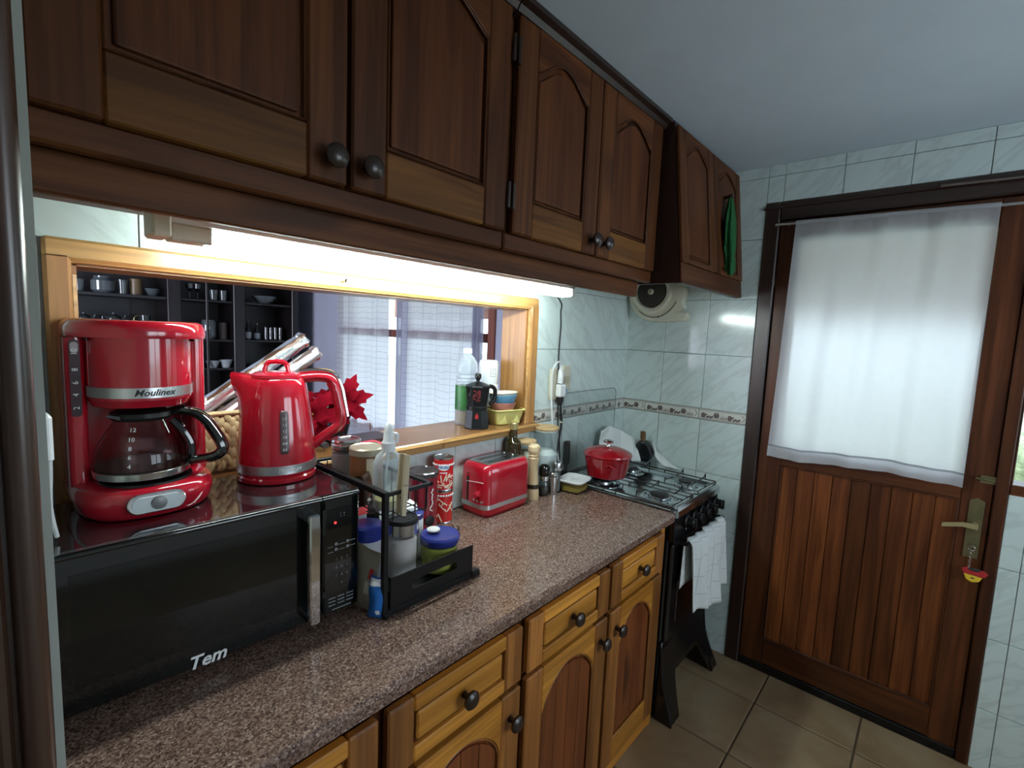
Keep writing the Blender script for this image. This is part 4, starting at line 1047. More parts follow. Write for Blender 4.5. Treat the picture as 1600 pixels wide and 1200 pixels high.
for j, z in enumerate((.172, .160)):
    for x, w in ((.186, .012), (.212, .016), (.237, .014)): mark(x, z + .003*(x-.2)/.04, w)
    for x in (.199, .226): MK.box(x-.003, x+.003, -.1429, -.1415, z, z+.006)
obj('control_marks', MK, GREYL, cp)
for r_, row in enumerate(('1 2 3', '4 5 6', '7 8 9', '0')):
    lettering(row, .0085, GREYL, cp, front(.212, .140 - r_*.019), spacing=1.7)
MK2 = MB()
for x in (.190, .211, .232):
    for z in (.052, .044, .036): MK2.box(x-.008, x+.008, -.1429, -.1415, z-.0012, z+.0012)
MK2.box(.19, .235, -.1429, -.1415, .024, .0262)
obj('control_marks', MK2, GREYL, cp)
lettering('Tem', .034, WHITEL, d, front(-.052, .028), shear=.28, bold=.0007)
for x in (-.22, .22):
    for y in (-.10, .11): obj('foot', MB().lathe([(.014, 0), (.016, .017)], 12, c=(x, y, 0)), RUBBER, t)
# ---- red drip coffee maker
CMX, CMY = -2.177, -.095
t = thing('coffee_maker', 'red drip coffee maker standing on the left of the microwave', 'coffee maker', (CMX, CMY, MT))
def bulge(w, yb, yf, r=.03, n=16):
    """plan outline: straight back, bulged front"""
    o = [(w, yb), (-w, yb)]
    for i in range(n+1):
        a = PI + PI*i/n
        o.append((w*(abs(math.cos(a))**.75)*(1 if math.cos(a) > 0 else -1), yf*.0 + (yf - (-.02))*abs(math.sin(a))**.8*1.0 - .02))
    return o
b0 = bulge(.110, .120, -.142); b1 = bulge(.112, .122, -.146)
bs = MB()
def sc(o, k, cx=0, cy=-.01): return [(cx + (x-cx)*k, cy + (y-cy)*k) for x, y in o]
bs.loft([[(x, y, .002) for x, y in sc(b0, .93)], [(x, y, .012) for x, y in sc(b0, .99)], [(x, y, .036) for x, y in b1], [(x, y, .050) for x, y in sc(b1, .97)], [(x, y, .056) for x, y in sc(b1, .90)]])
obj('base', bs, RED, t, angle=50)
obj('hot_plate', MB().lathe([(.076, .055), (.074, .060), (.03, .0605)], 32, c=(0, -.050, 0)), BLACKM, t)
bk = MB()
bk.loft([[(x, y, z) for x, y in rrect(.214, .080, .022, 5, 0, .078)] for z in (.050, .326)])
bk.loft([[(x, y, z) for x, y in rrect(.030, .110, .012, 4, -.0955, .025)] for z in (.050, .326)])
bk.loft([[(x, y, z) for x, y in rrect(.030, .110, .012, 4, .0955, .025)] for z in (.050, .326)])
obj('column', bk, RED, t, angle=50)
def dome(w, yf, z0, z1, mat, name, k0=1.0, k1=1.0, n=24):
    o = [(w, .05), (-w, .05)] + [(w*math.cos(PI + PI*i/n), -.03 + (yf + .03)*math.sin(PI*i/n)) for i in range(n+1)]
    m = MB(); m.loft([[(x*k0, y*k0, z0) for x, y in o], [(x*k1, y*k1, z1) for x, y in o]]); return m
obj('filter_housing', dome(.082, -.112, .214, .330, RED, ''), RED, t)
obj('housing_lip', dome(.0815, -.111, .200, .214, RED, '', .93, 1.0), RED, t)
bd = MB(); n = 28
rg = []
for z, k in ((.219, 1.006), (.219, 1.018), (.238, 1.018), (.238, 1.006)):
    rg.append([(.082*k*math.cos(PI + PI*i/n), -.03 + (-.112*k + .03)*math.sin(PI*i/n), z) for i in range(n+1)])
bd.loft(rg, False, False, closed=False)
CHB = plain('dimpled_steel_band', (.55, .56, .56), .3, .9, var=.25, scale=400)
band = obj('steel_band', bd, CHB, t)
me = text_mesh('Moulinex', .017, .0003, shear=.35, bold=.0003)
for v in me.vertices:
    x = v.co.x + .004; y = v.co.y; zz = v.co.z
    yy = -.03 + (-.112*1.02 + .03)*math.sqrt(max(0, 1 - (x/.0836)**2)) - zz
    v.co = (x, yy - .0003, .2285 + y)
obj('lettering', me, DARKL, band)
# lid: rounded slab over housing and columns
lo = [(.110, .118), (-.110, .118), (-.111, -.020)] + [(.111*math.cos(PI + PI*i/20)*(1), -.022 + (-.116 + .022)*math.sin(PI*i/20)**.9) for i in range(1, 20)] + [(.111, -.020)]
ldm = MB()
ldm.loft([[(x, y, .328) for x, y in sc(lo, .985)], [(x, y, .333) for x, y in sc(lo, .995)], [(x, y, .345) for x, y in sc(lo, .99)], [(x, y, .355) for x, y in sc(lo, .955)], [(x, y, .360) for x, y in sc(lo, .88)]])
lid_ = obj('lid', ldm, RED, t, angle=50)
obj('lid_seam', MB().box(-.0835, -.0822, -.06, .05, .322, .350), BLACKM, lid_)
obj('lid_seam', MB().box(.0822, .0835, -.06, .05, .322, .350), BLACKM, lid_)
gz = obj('water_gauge', MB().prism(rrect(.015, .140, .006, 4, -.097, .252), -.0318, -.0295, 'y'), DKPLAST, t, label='dark water gauge strip')
for s_, z in (('10', .300), ('8', .268), ('6', .244), ('4', .222), ('2', .198)):
    lettering(s_, .012, WHITEL, gz, Matrix.Translation((-.097, -.0322, z)) @ FRONT @ Matrix.Rotation(R(90), 4, 'Z'))
obj('gauge_water', MB().prism(rrect(.011, .020, .005, 4, -.097, .308), -.0322, -.031, 'y'), plain('pale_gauge_top', (.35, .28, .30), .3), gz)
# oval switch plate set into the base front
sp = MB(); sp.M = Matrix.Translation((-.006, -.1445, .032)) @ Matrix.Rotation(R(-6), 4, 'X')
sp.prism(rrect(.090, .036, .0178, 8), -.006, .004)
swp = obj('switch_plate', sp, MIRROR, t, bevel=.002, label='oval chrome switch plate')
s2 = MB(); s2.M = Matrix.Translation((-.006, -.150, .032)) @ Matrix.Rotation(R(-6), 4, 'X'); s2.prism(rrect(.076, .025, .0122, 8), -.002, .001)
obj('switch_inlay', s2, plain('pale_blue_grey_switch', (.48, .54, .55), .2), swp)
s3 = MB(); s3.M = Matrix.Translation((-.004, -.152, .032)) @ Matrix.Rotation(R(84), 4, 'X'); s3.lathe([(.0125, 0), (.012, .003), (.008, .004)], 20)
obj('switch_button', s3, plain('grey_button', (.14, .14, .14), .3), swp)
# its glass jug
t = thing('coffee_jug', 'glass coffee jug with black handle inside the red coffee maker', 'jug', (CMX-.006, CMY-.050, MT+.0612))
obj('glass_bowl', MB().lathe([(.066, .0), (.074, .006), (.0775, .028), (.072, .060), (.056, .092), (.044, .112), (.042, .120), (.040, .112), (.054, .091), (.070, .059), (.0755, .028), (.072, .008), (.064, .003)], 40, cap0=False, cap1=False), SMOKE, t)
obj('glass_base', MB().lathe([(.066, 0), (.05, .002)], 32), SMOKE, t)
obj('coffee', MB().lathe([(.064, .004), (.073, .010), (.0745, .024), (.01, .024)], 32), plain('black_coffee', (.02, .008, .006), .08), t)
obj('steel_ring', MB().lathe([(.0748, .008), (.0765, .008), (.0782, .020), (.0765, .021)], 40, cap0=False, cap1=False), CHROME, t)
jl = obj('lid', MB().lathe([(.046, .112), (.050, .118), (.048, .126), (.038, .131), (.014, .133)], 32), BLACKM, t)
obj('spout_lip', MB().loft([[(-.030, -.030, .112), (-.040, -.010, .112), (-.058, -.034, .124)], [(-.030, -.030, .120), (-.040, -.010, .120), (-.058, -.034, .128)]]), BLACKM, jl)
hp = smooth_path([(.036, -.010, .122), (.066, -.022, .124), (.092, -.036, .112), (.112, -.048, .078), (.124, -.054, .046), (.112, -.050, .030), (.088, -.038, .024), (.070, -.030, .022)], 6)
hr = [.011 + .004*math.sin(PI*i/(len(hp)-1)) for i in range(len(hp))]
hm = MB().tube(hp, hr, 10, flat=.75)
hm.tube(smooth_path([(.046, -.018, .108), (.062, -.025, .086), (.074, -.030, .058), (.074, -.030, .026)], 5), .007, 8)
obj('handle', hm, BLACK, t)
for j, (s_, zz) in enumerate((('12', .098), ('10', .082), ('8', .067), ('6', .052), ('4', .036))):
    a = R(-116); r_ = (.051, .061, .069, .0735, .0772)[j]
    me = text_mesh(s_, .011)
    me.transform(Matrix.Translation((r_*1.025*math.cos(a), r_*1.025*math.sin(a), zz)) @ Matrix.Rotation(a + R(90), 4, 'Z') @ Matrix.Rotation(R(90), 4, 'X') @ Matrix.Rotation(R(-32 + j*6), 4, 'X'))
    obj('lettering', me, WHITEL, t)
# ---- red kettle
KX, KY = -1.915, -.115
KA = math.atan2(-.42, .90)
t = thing('kettle', 'glossy red electric kettle at the right end of the microwave top', 'kettle', (KX, KY, MT), KA)
kp = [(.082, .012), (.086, .020), (.0865, .040), (.0845, .080), (.079, .140), (.072, .190), (.066, .222), (.060, .236), (.052, .243)]
n = 44; rings = []
for r_, z in kp:
    ring = []
    for i in range(n):
        a = 2*PI*i/n; da = abs((a - PI + PI) % (2*PI) - PI)
        q = r_
        f = max(0, 1 - da/.55); 
        hgt = max(0, (z - .150)/.093)
        q += .042*(f**1.3)*min(1, hgt)**1.6
        ring.append((q*math.cos(a), q*math.sin(a), z + (.008*f*min(1, hgt) if z > .23 else 0)))
    rings.append(ring)
obj('body', MB().loft(rings), RED, t, angle=60)
obj('base_ring', MB().lathe([(.080, .0), (.086, .003), (.087, .012), (.083, .016)], 44), RED, t)
kb = obj('steel_band', MB().lathe([(.0866, .024), (.0878, .024), (.0878, .044), (.0866, .044)], 44, cap0=False, cap1=False), CHB, t)
wrap_letters('Moulinex', .014, WHITEL, kb, .0880, .034, R(-70), .0002, shear=.35)
kl = obj('lid', MB().lathe([(.058, .240), (.056, .247), (.040, .252), (.01, .253)], 36), RED, t)
obj('lid_loop', MB().tube(smooth_path([(-.026, 0, .249), (-.022, 0, .268), (-.012, 0, .275), (.012, 0, .275), (.022, 0, .268), (.026, 0, .249)], 5), .0055, 8), RED, kl)
hx = smooth_path([(.045, 0, .236), (.088, 0, .240), (.118, 0, .235), (.130, 0, .215), (.139, 0, .175), (.146, 0, .138), (.138, 0, .116), (.110, 0, .096), (.078, 0, .070)], 6)
obj('handle', MB().tube(hx, .0145, 12, flat=.85), RED, t)
hs = smooth_path([(.050, 0, .2525), (.088, 0, .2565), (.126, 0, .249), (.1445, 0, .219), (.1535, 0, .178), (.1605, 0, .140)], 6)
obj('handle_strip', MB().tube(hs, .0052, 8), MIRROR, t, label='polished chrome strip on the handle')
ws = obj('water_window', MB().grid(lambda u, v: (lambda z: (lambda r_, a: (r_*math.cos(a), r_*math.sin(a), z))(.0888 - (z-.05)*.0755 + .0000, R(-77) + (u-.5)*.21*(1 if .04 < v < .96 else .7)))(.072 + .098*v), 6, 14), plain('grey_brown_window', (.10, .07, .075), .2), t, solid=.002)
for s_, z in (('1.7', .152), ('1.5', .138), ('1.2', .124), ('1.0', .110), ('0.8', .096), ('0.5', .082)):
    r_ = .0905 - (z-.05)*.0755
    wrap_letters(s_, .0075, WHITEL, ws, r_, z, R(-77), .0002)
# power base with the cord lug seen beside it
# ---- woven basket with two foil rolls
t = thing('woven_basket', 'woven straw basket holding foil rolls between coffee maker and kettle', 'basket', (-1.985, .045, MT))
STRAW = plain('pale_straw', (.60, .45, .24), .75, var=.3, scale=50)
obj('lining', MB().box(-.062, .062, -.035, .035, .002, .008, b=.002), STRAW, t)
w_ = MB(); rr_ = random.Random(5)
per = []
for k in range(11): per.append((-.062 + .124*k/10, -.037, 0))
for k in range(1, 6): per.append((.064, -.035 + .070*k/5, 1))
for k in range(1, 11): per.append((.062 - .124*k/10, .037, 0))
for k in range(1, 5): per.append((-.064, .035 - .070*k/5, 1))
for i, (x, y, e) in enumerate(per):
    for j in range(5):
        z = .014 + j*.0265 + (.012 if i % 2 else 0)
        w_.M = Matrix.Translation((x + rr_.uniform(-.001, .001), y + rr_.uniform(-.001, .001), z)) @ Matrix.Rotation(.42*(-1)**i, 4, 'X' if e else 'Y')
        w_.ball((0, 0, 0), .0175, 8, 6, (.56 if not e else .40, .40 if not e else .56, 1.05))
w_.M = None
obj('weave', w_, STRAW, t, kind='stuff')
obj('rim', MB().tube([(x, y, .142) for x, y in rrect(.132, .080, .012, 4)], .006, 8, closed=True), STRAW, t)
FOIL = plain('crinkled_foil', (.86, .87, .88), .20, 1.0, bump=.9, scale=26)
CARD = plain('brown_card_core', (.30, .20, .12), .8)
def roll(name, label, p0, p1, r_, mat):
    t = thing(name, label, 'foil roll', p0)
    v = Vector(p1) - Vector(p0); L_ = v.length
    t.rotation_euler = v.to_track_quat('Z', 'Y').to_euler()
    rr2 = random.Random(int(r_*1e5)); rings = []
    for j in range(17):
        rings.append([((r_*(1 + rr2.uniform(-.06, .06)))*math.cos(2*PI*i/18), (r_*(1 + rr2.uniform(-.06, .06)))*math.sin(2*PI*i/18), L_*j/16) for i in range(18)])
    obj('foil', MB().loft(rings, True, False), mat, t, angle=20)
    obj('crumpled_end', MB().loft([[((r_*k*(1 + rr2.uniform(-.12, .12)))*math.cos(2*PI*i/14), (r_*k*(1 + rr2.uniform(-.12, .12)))*math.sin(2*PI*i/14), L_ + dz_ + rr2.uniform(-.004, .004)) for i in range(14)] for k, dz_ in ((1.04, -.012), (1.10, .002), (.85, .008), (.55, -.004))]), mat, t, angle=20)
    obj('core', MB().lathe([(r_*.5, -.004), (r_*.5, L_*.9)], 14), CARD, t)
    return t
roll('foil_roll', 'upper roll of crinkled silver foil leaning out of the straw basket', (-2.030, .046, 1.305), (-1.760, .080, 1.478), .021, FOIL)
roll('foil_roll', 'lower silver wrapped roll with dull purple stripe in the straw basket', (-2.018, .022, 1.268), (-1.742, .040, 1.442), .019, plain('mauve_foil', (.74, .68, .71), .28, .95, bump=.8, scale=30))
tag(obj('paper_sheet', MB().box(-2.055, -2.02, .030, .034, 1.30, 1.335, b=.001), WHITEP, rot=(0, 0, 0)), 'scrap of white paper behind the foil rolls in the basket', 'paper')
# ---- toaster
t = thing('toaster', 'red two slot toaster on the granite worktop', 'toaster', (-1.105, -.088, CT))
tw_, td, th_ = .122, .070, .186
def trr(k, z): return [(x, y, z) for x, y in rrect(2*tw_*k[0], 2*td*k[1], .028, 6)]
tb = MB(); tb.loft([trr((.97, .96), .010), trr((.985, .98), .018), trr((1, 1), .05), trr((.995, .99), .150), trr((.975, .95), .172), trr((.94, .86), .183), trr((.88, .74), .186)])
obj('shell', tb, RED, t, angle=60)
obj('foot_ring', MB().loft([trr((.93, .9), .0), trr((.96, .95), .012)]), plain('dark_red_base', (.22, .008, .012), .3), t)
sb = MB(); rings = []
for z, k in ((.030, 1.0), (.030, 1.012), (.046, 1.012), (.046, 1.0)):
    rings.append([(x*k, y*(k + .004*(k > 1)), z) for x, y in rrect(2*tw_*.992, 2*td*.992, .028, 6)])
sb.loft(rings, False, False); obj('steel_band', sb, CHB, t)
tp = obj('top_plate', MB().prism(rrect(.196, .098, .010, 4), .183, .1895, 'z'), CHROME, t, bevel=.001)
for y in (-.022, .022):
    obj('slot', MB().box(-.080, .080, y-.013, y+.013, .1880, .1900), BLACK, tp)
    obj('slot_guide', MB().tube([(-.070, y-.004, .1902), (.066, y-.004, .1902)], .0016, 5).ball((.066, y, .191), .005, 8, 6), CHROME, tp)
kn = MB(); kn.M = Matrix.Translation((-.122, -.030, .083)) @ Matrix.Rotation(R(-90), 4, 'Y'); kn.lathe([(.013, 0), (.013, .004), (.010, .006), (.010, .016), (.007, .018)], 20)
obj('browning_knob', kn, RED, t)
obj('lever_slot', MB().box(-.1235, -.120, .020, .026, .05, .150), BLACKM, t)
obj('lever', MB().box(-.128, -.122, .014, .032, .138, .146, b=.002), RED, t)
obj('white_tie', MB().tube(smooth_path([(-.1235, .030, .118), (-.132, .010, .124), (-.130, -.020, .127), (-.1235, -.055, .128)], 4), .0012, 5), WHITEP, t)
for y in (-.048, -.030, -.012):
    b_ = MB(); b_.M = Matrix.Translation((-.121, y, .058)) @ Matrix.Rotation(R(-90), 4, 'Y'); b_.lathe([(.0055, 0), (.0055, .003), (.004, .004)], 14); obj('button', b_, CHROME, t)
# ---- black two tier rack
RX0, RX1, RY0, RY1 = -1.803, -1.520, -.412, -.045
t = thing('spice_rack', 'black two tier metal rack with pull out tray beside the microwave', 'rack', (RX0, RY0, CT))
X = lambda x: x - RX0
Yy = lambda y: y - RY0
def bar(x0, y0, z0, x1, y1, z1, r_=.006):
    return MB().box(X(min(x0, x1))-r_, X(max(x0, x1))+r_, Yy(min(y0, y1))-r_, Yy(max(y0, y1))+r_, min(z0, z1)-CT-r_, max(z0, z1)-CT+r_, b=.0015)
for y in (RY0+.008, RY1-.008):
    obj('post', bar(RX0, y, CT+.012, RX0, y, 1.156, .0065), BLACKM, t)
obj('top_bar', bar(RX0, RY0+.008, 1.156, RX0, RY1-.008, 1.156, .0070), BLACKM, t)
obj('foot_rail', bar(RX0, RY0+.006, CT+.008, RX1, RY0+.006, CT+.008, .007), BLACKM, t)
obj('foot_rail', bar(RX0, RY1-.006, CT+.008, RX1, RY1-.006, CT+.008, .007), BLACKM, t)
obj('foot_rail', bar(RX0, RY0, CT+.007, RX0, RY1, CT+.007, .006), BLACKM, t)
obj('rail_cap', MB().box(X(RX1-.02), X(RX1+.012), Yy(RY0-.006), Yy(RY0+.018), .0, .018, b=.004), BLACKM, t)
# upper basket
BX0, BX1, BZ = RX0+.004, -1.678, 1.095
bk = MB()
for a in ((BX0, RY0+.006, 1.156, BX1, RY0+.006, 1.156), (BX1, RY0+.006, 1.156, BX1, RY1-.006, 1.156), (BX0, RY1-.006, 1.156, BX1, RY1-.006, 1.156)):
    q = bar(*a, .0045); bk.add(q.v, q.f, True)
obj('basket_rim', bk, BLACKM, t)
wr = MB()
for k in range(4):
    x = BX0 + (BX1-BX0)*(k+.5)/4
    for y in (RY0+.006, RY1-.006): wr.tube([(X(x), Yy(y), 1.156-CT), (X(x), Yy(y), BZ-CT-.002)], .0016, 5)
    wr.tube([(X(x), Yy(RY0+.006), BZ-CT-.002), (X(x), Yy(RY1-.006), BZ-CT-.002)], .0016, 5)
for k in range(10):
    y = RY0 + .02 + (RY1-RY0-.04)*k/9
    wr.tube([(X(BX0), Yy(y), BZ-CT-.002), (X(BX1), Yy(y), BZ-CT-.002)], .0016, 5)
    wr.tube([(X(BX1), Yy(y), BZ-CT-.002), (X(BX1), Yy(y), 1.156-CT)], .0016, 5)
obj('basket_wires', wr, BLACKM, t)
# tray with a hand hole in its front
tr_x0, tr_x1, tr_z = RX0+.014, -1.533, CT+.018
hole = rrect(.142, .022, .0109, 6, X((tr_x0+tr_x1)/2)+.002, .052)
def panel_with_hole(x0, x1, z0, z1, hole, y0, y1):
    """front sheet with a slot: bridged outline"""
    m = MB(); k = len(hole)
    left = min(range(k), key=lambda i: hole[i][0])
    h = hole[left:] + hole[:left]           # counter-clockwise from the leftmost point
    zc = h[0][1]
    out = [(x0, zc), (x0, z0), (x1, z0), (x1, z1), (x0, z1)]
    top = [p for p in h if p[1] >= zc]; 
    # two ngons, below and above the slot
    rightmost = max(range(k), key=lambda i: h[i][0])
    lower = h[:rightmost+1]; upper = h[rightmost:] + [h[0]]
    zr = h[rightmost][1]
    n1 = [(x0, z0), (x1, z0), (x1, zr)] + lower[::-1] + [(x0, zc)]
    n2 = [(x0, zc)] + upper[::-1] + [(x1, zr), (x1, z1), (x0, z1)]
    m.prism(n1, y0, y1); m.prism(n2, y0, y1)
    return m
tray = obj('tray', MB().box(X(tr_x0), X(tr_x1), Yy(RY0+.010), Yy(RY1-.02), tr_z-CT-.004, tr_z-CT, b=.001), BLACKM, t)
obj('tray_front', panel_with_hole(X(tr_x0), X(tr_x1), tr_z-CT-.006, .090, hole, Yy(RY0+.002), Yy(RY0+.0045)), BLACKM, tray)
for x in (tr_x0, tr_x1): obj('tray_side', MB().box(X(x)-.001, X(x)+.001, Yy(RY0+.004), Yy(RY1-.02), tr_z-CT, .058), BLACKM, tray)
obj('tray_back', MB().box(X(tr_x0), X(tr_x1), Yy(RY1-.022), Yy(RY1-.020), tr_z-CT, .058), BLACKM, tray)
TZ = tr_z + .0005
def jar(name, label, cat, x, y, z, r_, h, parts, group=None):
    t = thing(name, label, cat, (x, y, z), 0, group)
    obj('glass_body', MB().lathe([(r_*.94, 0), (r_, .006), (r_, h*.86), (r_*.95, h*.92), (r_*.95, h), (r_*.92, h), (r_*.92, h*.9), (r_*.965, h*.84), (r_*.965, .008), (r_*.9, .005)], 30, cap0=True, cap1=False), GLASS, t)
    for nm, prof, mat in parts: obj(nm, MB().lathe(prof, 30), mat, t)
    return t
PINK = plain('pinkish_powder', (.82, .70, .66), .9, var=.12, scale=40)
jar('storage_jar', 'jar of pinkish powder with black and steel lid in the rack tray', 'jar', -1.682, -.302, TZ, .0395, .135,
    [('powder', [(.0365, .006), (.037, .100), (.03, .106), (.004, .104)], PINK), ('lid_band', [(.041, .118), (.041, .146), (.0385, .149)], CHROME), ('lid_top', [(.0412, .146), (.0412, .152), (.038, .156), (.028, .155), (.026, .1535)], BLACKM)])
OLIVE = plain('pickled_green', (.46, .50, .09), .3, var=.4, scale=40)
bj = jar('clip_jar', 'glass jar of green pickles with blue lid and wire clip in the rack tray', 'jar', -1.588, -.340, TZ, .049, .080, [('lid', [(.051, .077), (.053, .080), (.053, .093), (.049, .098), (.046, .097), (.040, .0965)], BLUEP), ('brine', [(.046, .006), (.0465, .070), (.01, .071)], plain('green_brine', (.55, .56, .12), .1))])
pk = MB(); rr3 = random.Random(11)
for i in range(26):
    a = rr3.uniform(0, 2*PI); z = rr3.uniform(.015, .062)
    pk.ball((.041*math.cos(a), .041*math.sin(a), z), .011, 8, 6, (rr3.uniform(.5, .9), .7, rr3.uniform(.6, 1.2)))
obj('pickles', pk, OLIVE, bj, kind='stuff')
obj('wire_clip', MB().tube([(.050, .012, .060), (.060, .012, .070), (.058, .012, .098), (.052, .012, .104)], .0013, 5).tube([(.050, -.008, .060), (.062, -.008, .066), (.060, -.008, .100), (.052, -.008, .104)], .0013, 5).tube([(.061, .013, .075), (.061, -.010, .075)], .0013, 5).tube([(.062, .013, .088), (.062, -.010, .092)], .0013, 5).tube([(.0505*math.cos(a), .0505*math.sin(a), .078) for a in [2*PI*i/30 for i in range(30)]], .0012, 5, closed=True), KNOBM, bj)
obj('scrap', MB().lathe([(.018, .1035), (.017, .107), (.012, .1085)], 12, c=(-.008, .018, 0)), plain('greyish_white_scrap', (.62, .60, .60), .6), bj)
t = thing('patterned_jar', 'white jar with blue pattern and blue lid behind the green pickles', 'jar', (-1.602, -.222, TZ))
obj('body', MB().lathe([(.036, 0), (.040, .006), (.040, .108), (.037, .114)], 28), WHITEP, t)
pt = MB(); rr4 = random.Random(2)
for i in range(60):
    a = rr4.uniform(0, 2*PI); z = rr4.uniform(.012, .10); w = rr4.uniform(.03, .16); h = rr4.uniform(.002, .009)
    pt.grid(lambda u, v: (.0405*math.cos(a + (u-.5)*w), .0405*math.sin(a + (u-.5)*w), z + (v-.5)*h*2*(1-abs(u-.5))), 3, 2)
obj('blue_print', pt, plain('cobalt_print', (.03, .08, .38), .3), t)
obj('lid', MB().lathe([(.041, .112), (.042, .116), (.042, .126), (.036, .130)], 28), BLUEP, t)
t = thing('white_dome_lid', 'small white domed lid lying on the blue patterned jar', 'lid', (-1.612, -.214, TZ+.1305))
obj('dome', MB().lathe([(.036, 0), (.037, .004), (.034, .016), (.022, .026), (.004, .029)], 26), WHITEP, t)
obj('grip', MB().lathe([(.008, .026), (.007, .031), (.002, .033)], 14), WHITEP, t)
t = thing('navy_lid_jar', 'jar with navy blue lid between microwave and rack post', 'jar', (-1.752, -.255, TZ))
obj('body', MB().lathe([(.034, 0), (.036, .006), (.036, .112)], 24), plain('frosted_jar', (.42, .42, .46), .3), t)
obj('lid', MB().lathe([(.038, .108), (.039, .112), (.039, .140), (.034, .145)], 24), BLUEP, t)
t = thing('red_top_pack', 'small pack with bright red folded top between microwave and rack post', 'packet', (-1.745, -.170, TZ))
obj('pouch', MB().loft([[(a*.030, b*.020, 0) for a, b in rrect(2, 2, .4, 3)], [(a*.034, b*.022, .08) for a, b in rrect(2, 2, .4, 3)], [(a*.036, b*.014, .150) for a, b in rrect(2, 2, .4, 3)]]), plain('white_blue_pack', (.55, .60, .66), .4), t)
obj('red_top', MB().loft([[(a*.038, b*.018, .140) for a, b in rrect(2, 2, .3, 3)], [(a*.040, b*.015 + .004, .165) for a, b in rrect(2, 2, .3, 3)], [(a*.036, b*.004 + .010, .182) for a, b in rrect(2, 2, .3, 3)]]), plain('red_film', (.60, .02, .02), .25), t, angle=20)
def pouch(name, label, x, y, z, w, h, mat, rot, prints=()):
    t = thing(name, label, 'packet', (x, y, z)); t.rotation_euler = rot
    def f(s): return lambda u, v: (s*.008*math.sin(PI*u)*math.sin(PI*min(1, v*1.15))**.6 + .003*math.sin(9*v + 5*u), (u-.5)*w*(1 - .12*v), v*h)
    m = MB().grid(f(1), 8, 12).grid(f(-1), 8, 12)
    obj('film', m, mat, t)
    for nm, u0, u1, v0, v1, pm in prints:
        obj(nm, MB().grid(lambda u, v: (lambda p: (p[0] - .0012, p[1], p[2]))(f(-1)(u0+(u1-u0)*u, v0+(v1-v0)*v)), 6, 6), pm, t)
    return t
TAUPE = plain('taupe_paper', (.34, .31, .25), .6, var=.15)
REDI = plain('red_ink', (.55, .03, .03), .5)
pouch('seasoning_pouch', 'crumpled taupe paper pouch standing between microwave and rack', -1.8185, -.335, CT+.001, .085, .145, TAUPE, (R(4), R(5), R(10)), [('red_mark', .15, .30, .55, .70, REDI), ('pale_print', .10, .36, .30, .50, plain('cream_print', (.62, .60, .52), .6))])
pouch('seasoning_pouch', 'blue and white pouch wedged next to the rack post', -1.817, -.392, CT+.001, .040, .095, plain('blue_film', (.02, .16, .55), .3), (0, R(3), R(24)), [('white_patch', .1, .9, .78, .96, WHITEP), ('white_mark', .2, .4, .1, .22, WHITEP)])
# things in the upper basket
t = thing('sugar_dispenser', 'glass sugar jar with metal pouring lid in the upper basket', 'sugar jar', (-1.742, -.128, BZ))
obj('glass_body', MB().lathe([(.034, 0), (.036, .005), (.0365, .100), (.034, .108)], 28), thin_glass('jar_glass_b', (.88, .92, .92)), t)
obj('sugar', MB().lathe([(.0345, .004), (.035, .092), (.01, .098)], 24), plain('white_sugar', (.82, .86, .86), .9, var=.08, scale=200), t)
sl = obj('lid', MB().lathe([(.0375, .104), (.0390, .108), (.0390, .118), (.0365, .121), (.0365, .124), (.039, .126), (.036, .131), (.012, .134)], 28), CHROME, t)
obj('flap', MB().box(-.020, .012, -.008, .008, .133, .138, b=.002), CHROME, sl)
t = thing('coffee_can', 'brown printed coffee can with tan metal lid in the upper basket', 'can', (-1.738, -.222, BZ))
obj('can', MB().lathe([(.041, 0), (.041, .112)], 30), plain('brown_can_print', (.22, .085, .035), .35, var=.3, scale=12), t)
cl_ = obj('lid', MB().lathe([(.0415, .108), (.043, .109), (.043, .124), (.040, .127), (.037, .1245)], 30), plain('tan_metal_lid', (.42, .36, .27), .3, .5), t)
def patch(parent, nm, r_, a0, a1, z0, z1, mat): return obj(nm, MB().grid(lambda u, v: (r_*math.cos(R(a0+(a1-a0)*u)), r_*math.sin(R(a0+(a1-a0)*u)), z0+(z1-z0)*v), 8, 2), mat, parent)
patch(t, 'cream_stripe', .0416, -122, -98, .012, .104, plain('cream_stripe', (.62, .52, .36), .5))
bp = patch(t, 'black_label', .0418, -160, -116, .002, .060, plain('black_label', (.012, .012, .012), .4))
sv = MB(); rl = random.Random(21)
for j in range(3):
    a = R(-156); z = .046 - j*.017
    pts_ = [(.0421*math.cos(a + k*.048), .0421*math.sin(a + k*.048), z + rl.uniform(-.004, .004)) for k in range(13)]
    sv.tube(pts_, .0011, 5)
obj('label_scrawl', sv, plain('label_silver', (.55, .56, .55), .4), bp)
t = thing('chocolate_pouch', 'dark brown foil pouch tucked in front of the coffee can', 'packet', (-1.772, -.272, BZ))
t.rotation_euler = (0, 0, R(40))
obj('film', MB().loft([[(a*.026, b*.010, 0) for a, b in rrect(2, 2, .5, 3)], [(a*.028, b*.013, .035) for a, b in rrect(2, 2, .5, 3)], [(a*.026, b*.008, .062) for a, b in rrect(2, 2, .5, 3)], [(a*.027, b*.002, .074) for a, b in rrect(2, 2, .5, 3)]]), plain('brown_film', (.045, .018, .012), .2), t, angle=20)
CLOUDY = NT('cloudy_plastic')
CLOUDY.set(Roughness=.25)
tb_ = CLOUDY.n('ShaderNodeBsdfTransparent'); tb_.inputs['Color'].default_value = (.90, .93, .95, 1)
CLOUDY.set(Base_Color=(.62, .66, .70, 1))
fx2 = CLOUDY.n('ShaderNodeMixShader'); lw = CLOUDY.n('ShaderNodeLayerWeight'); lw.inputs['Blend'].default_value = .35
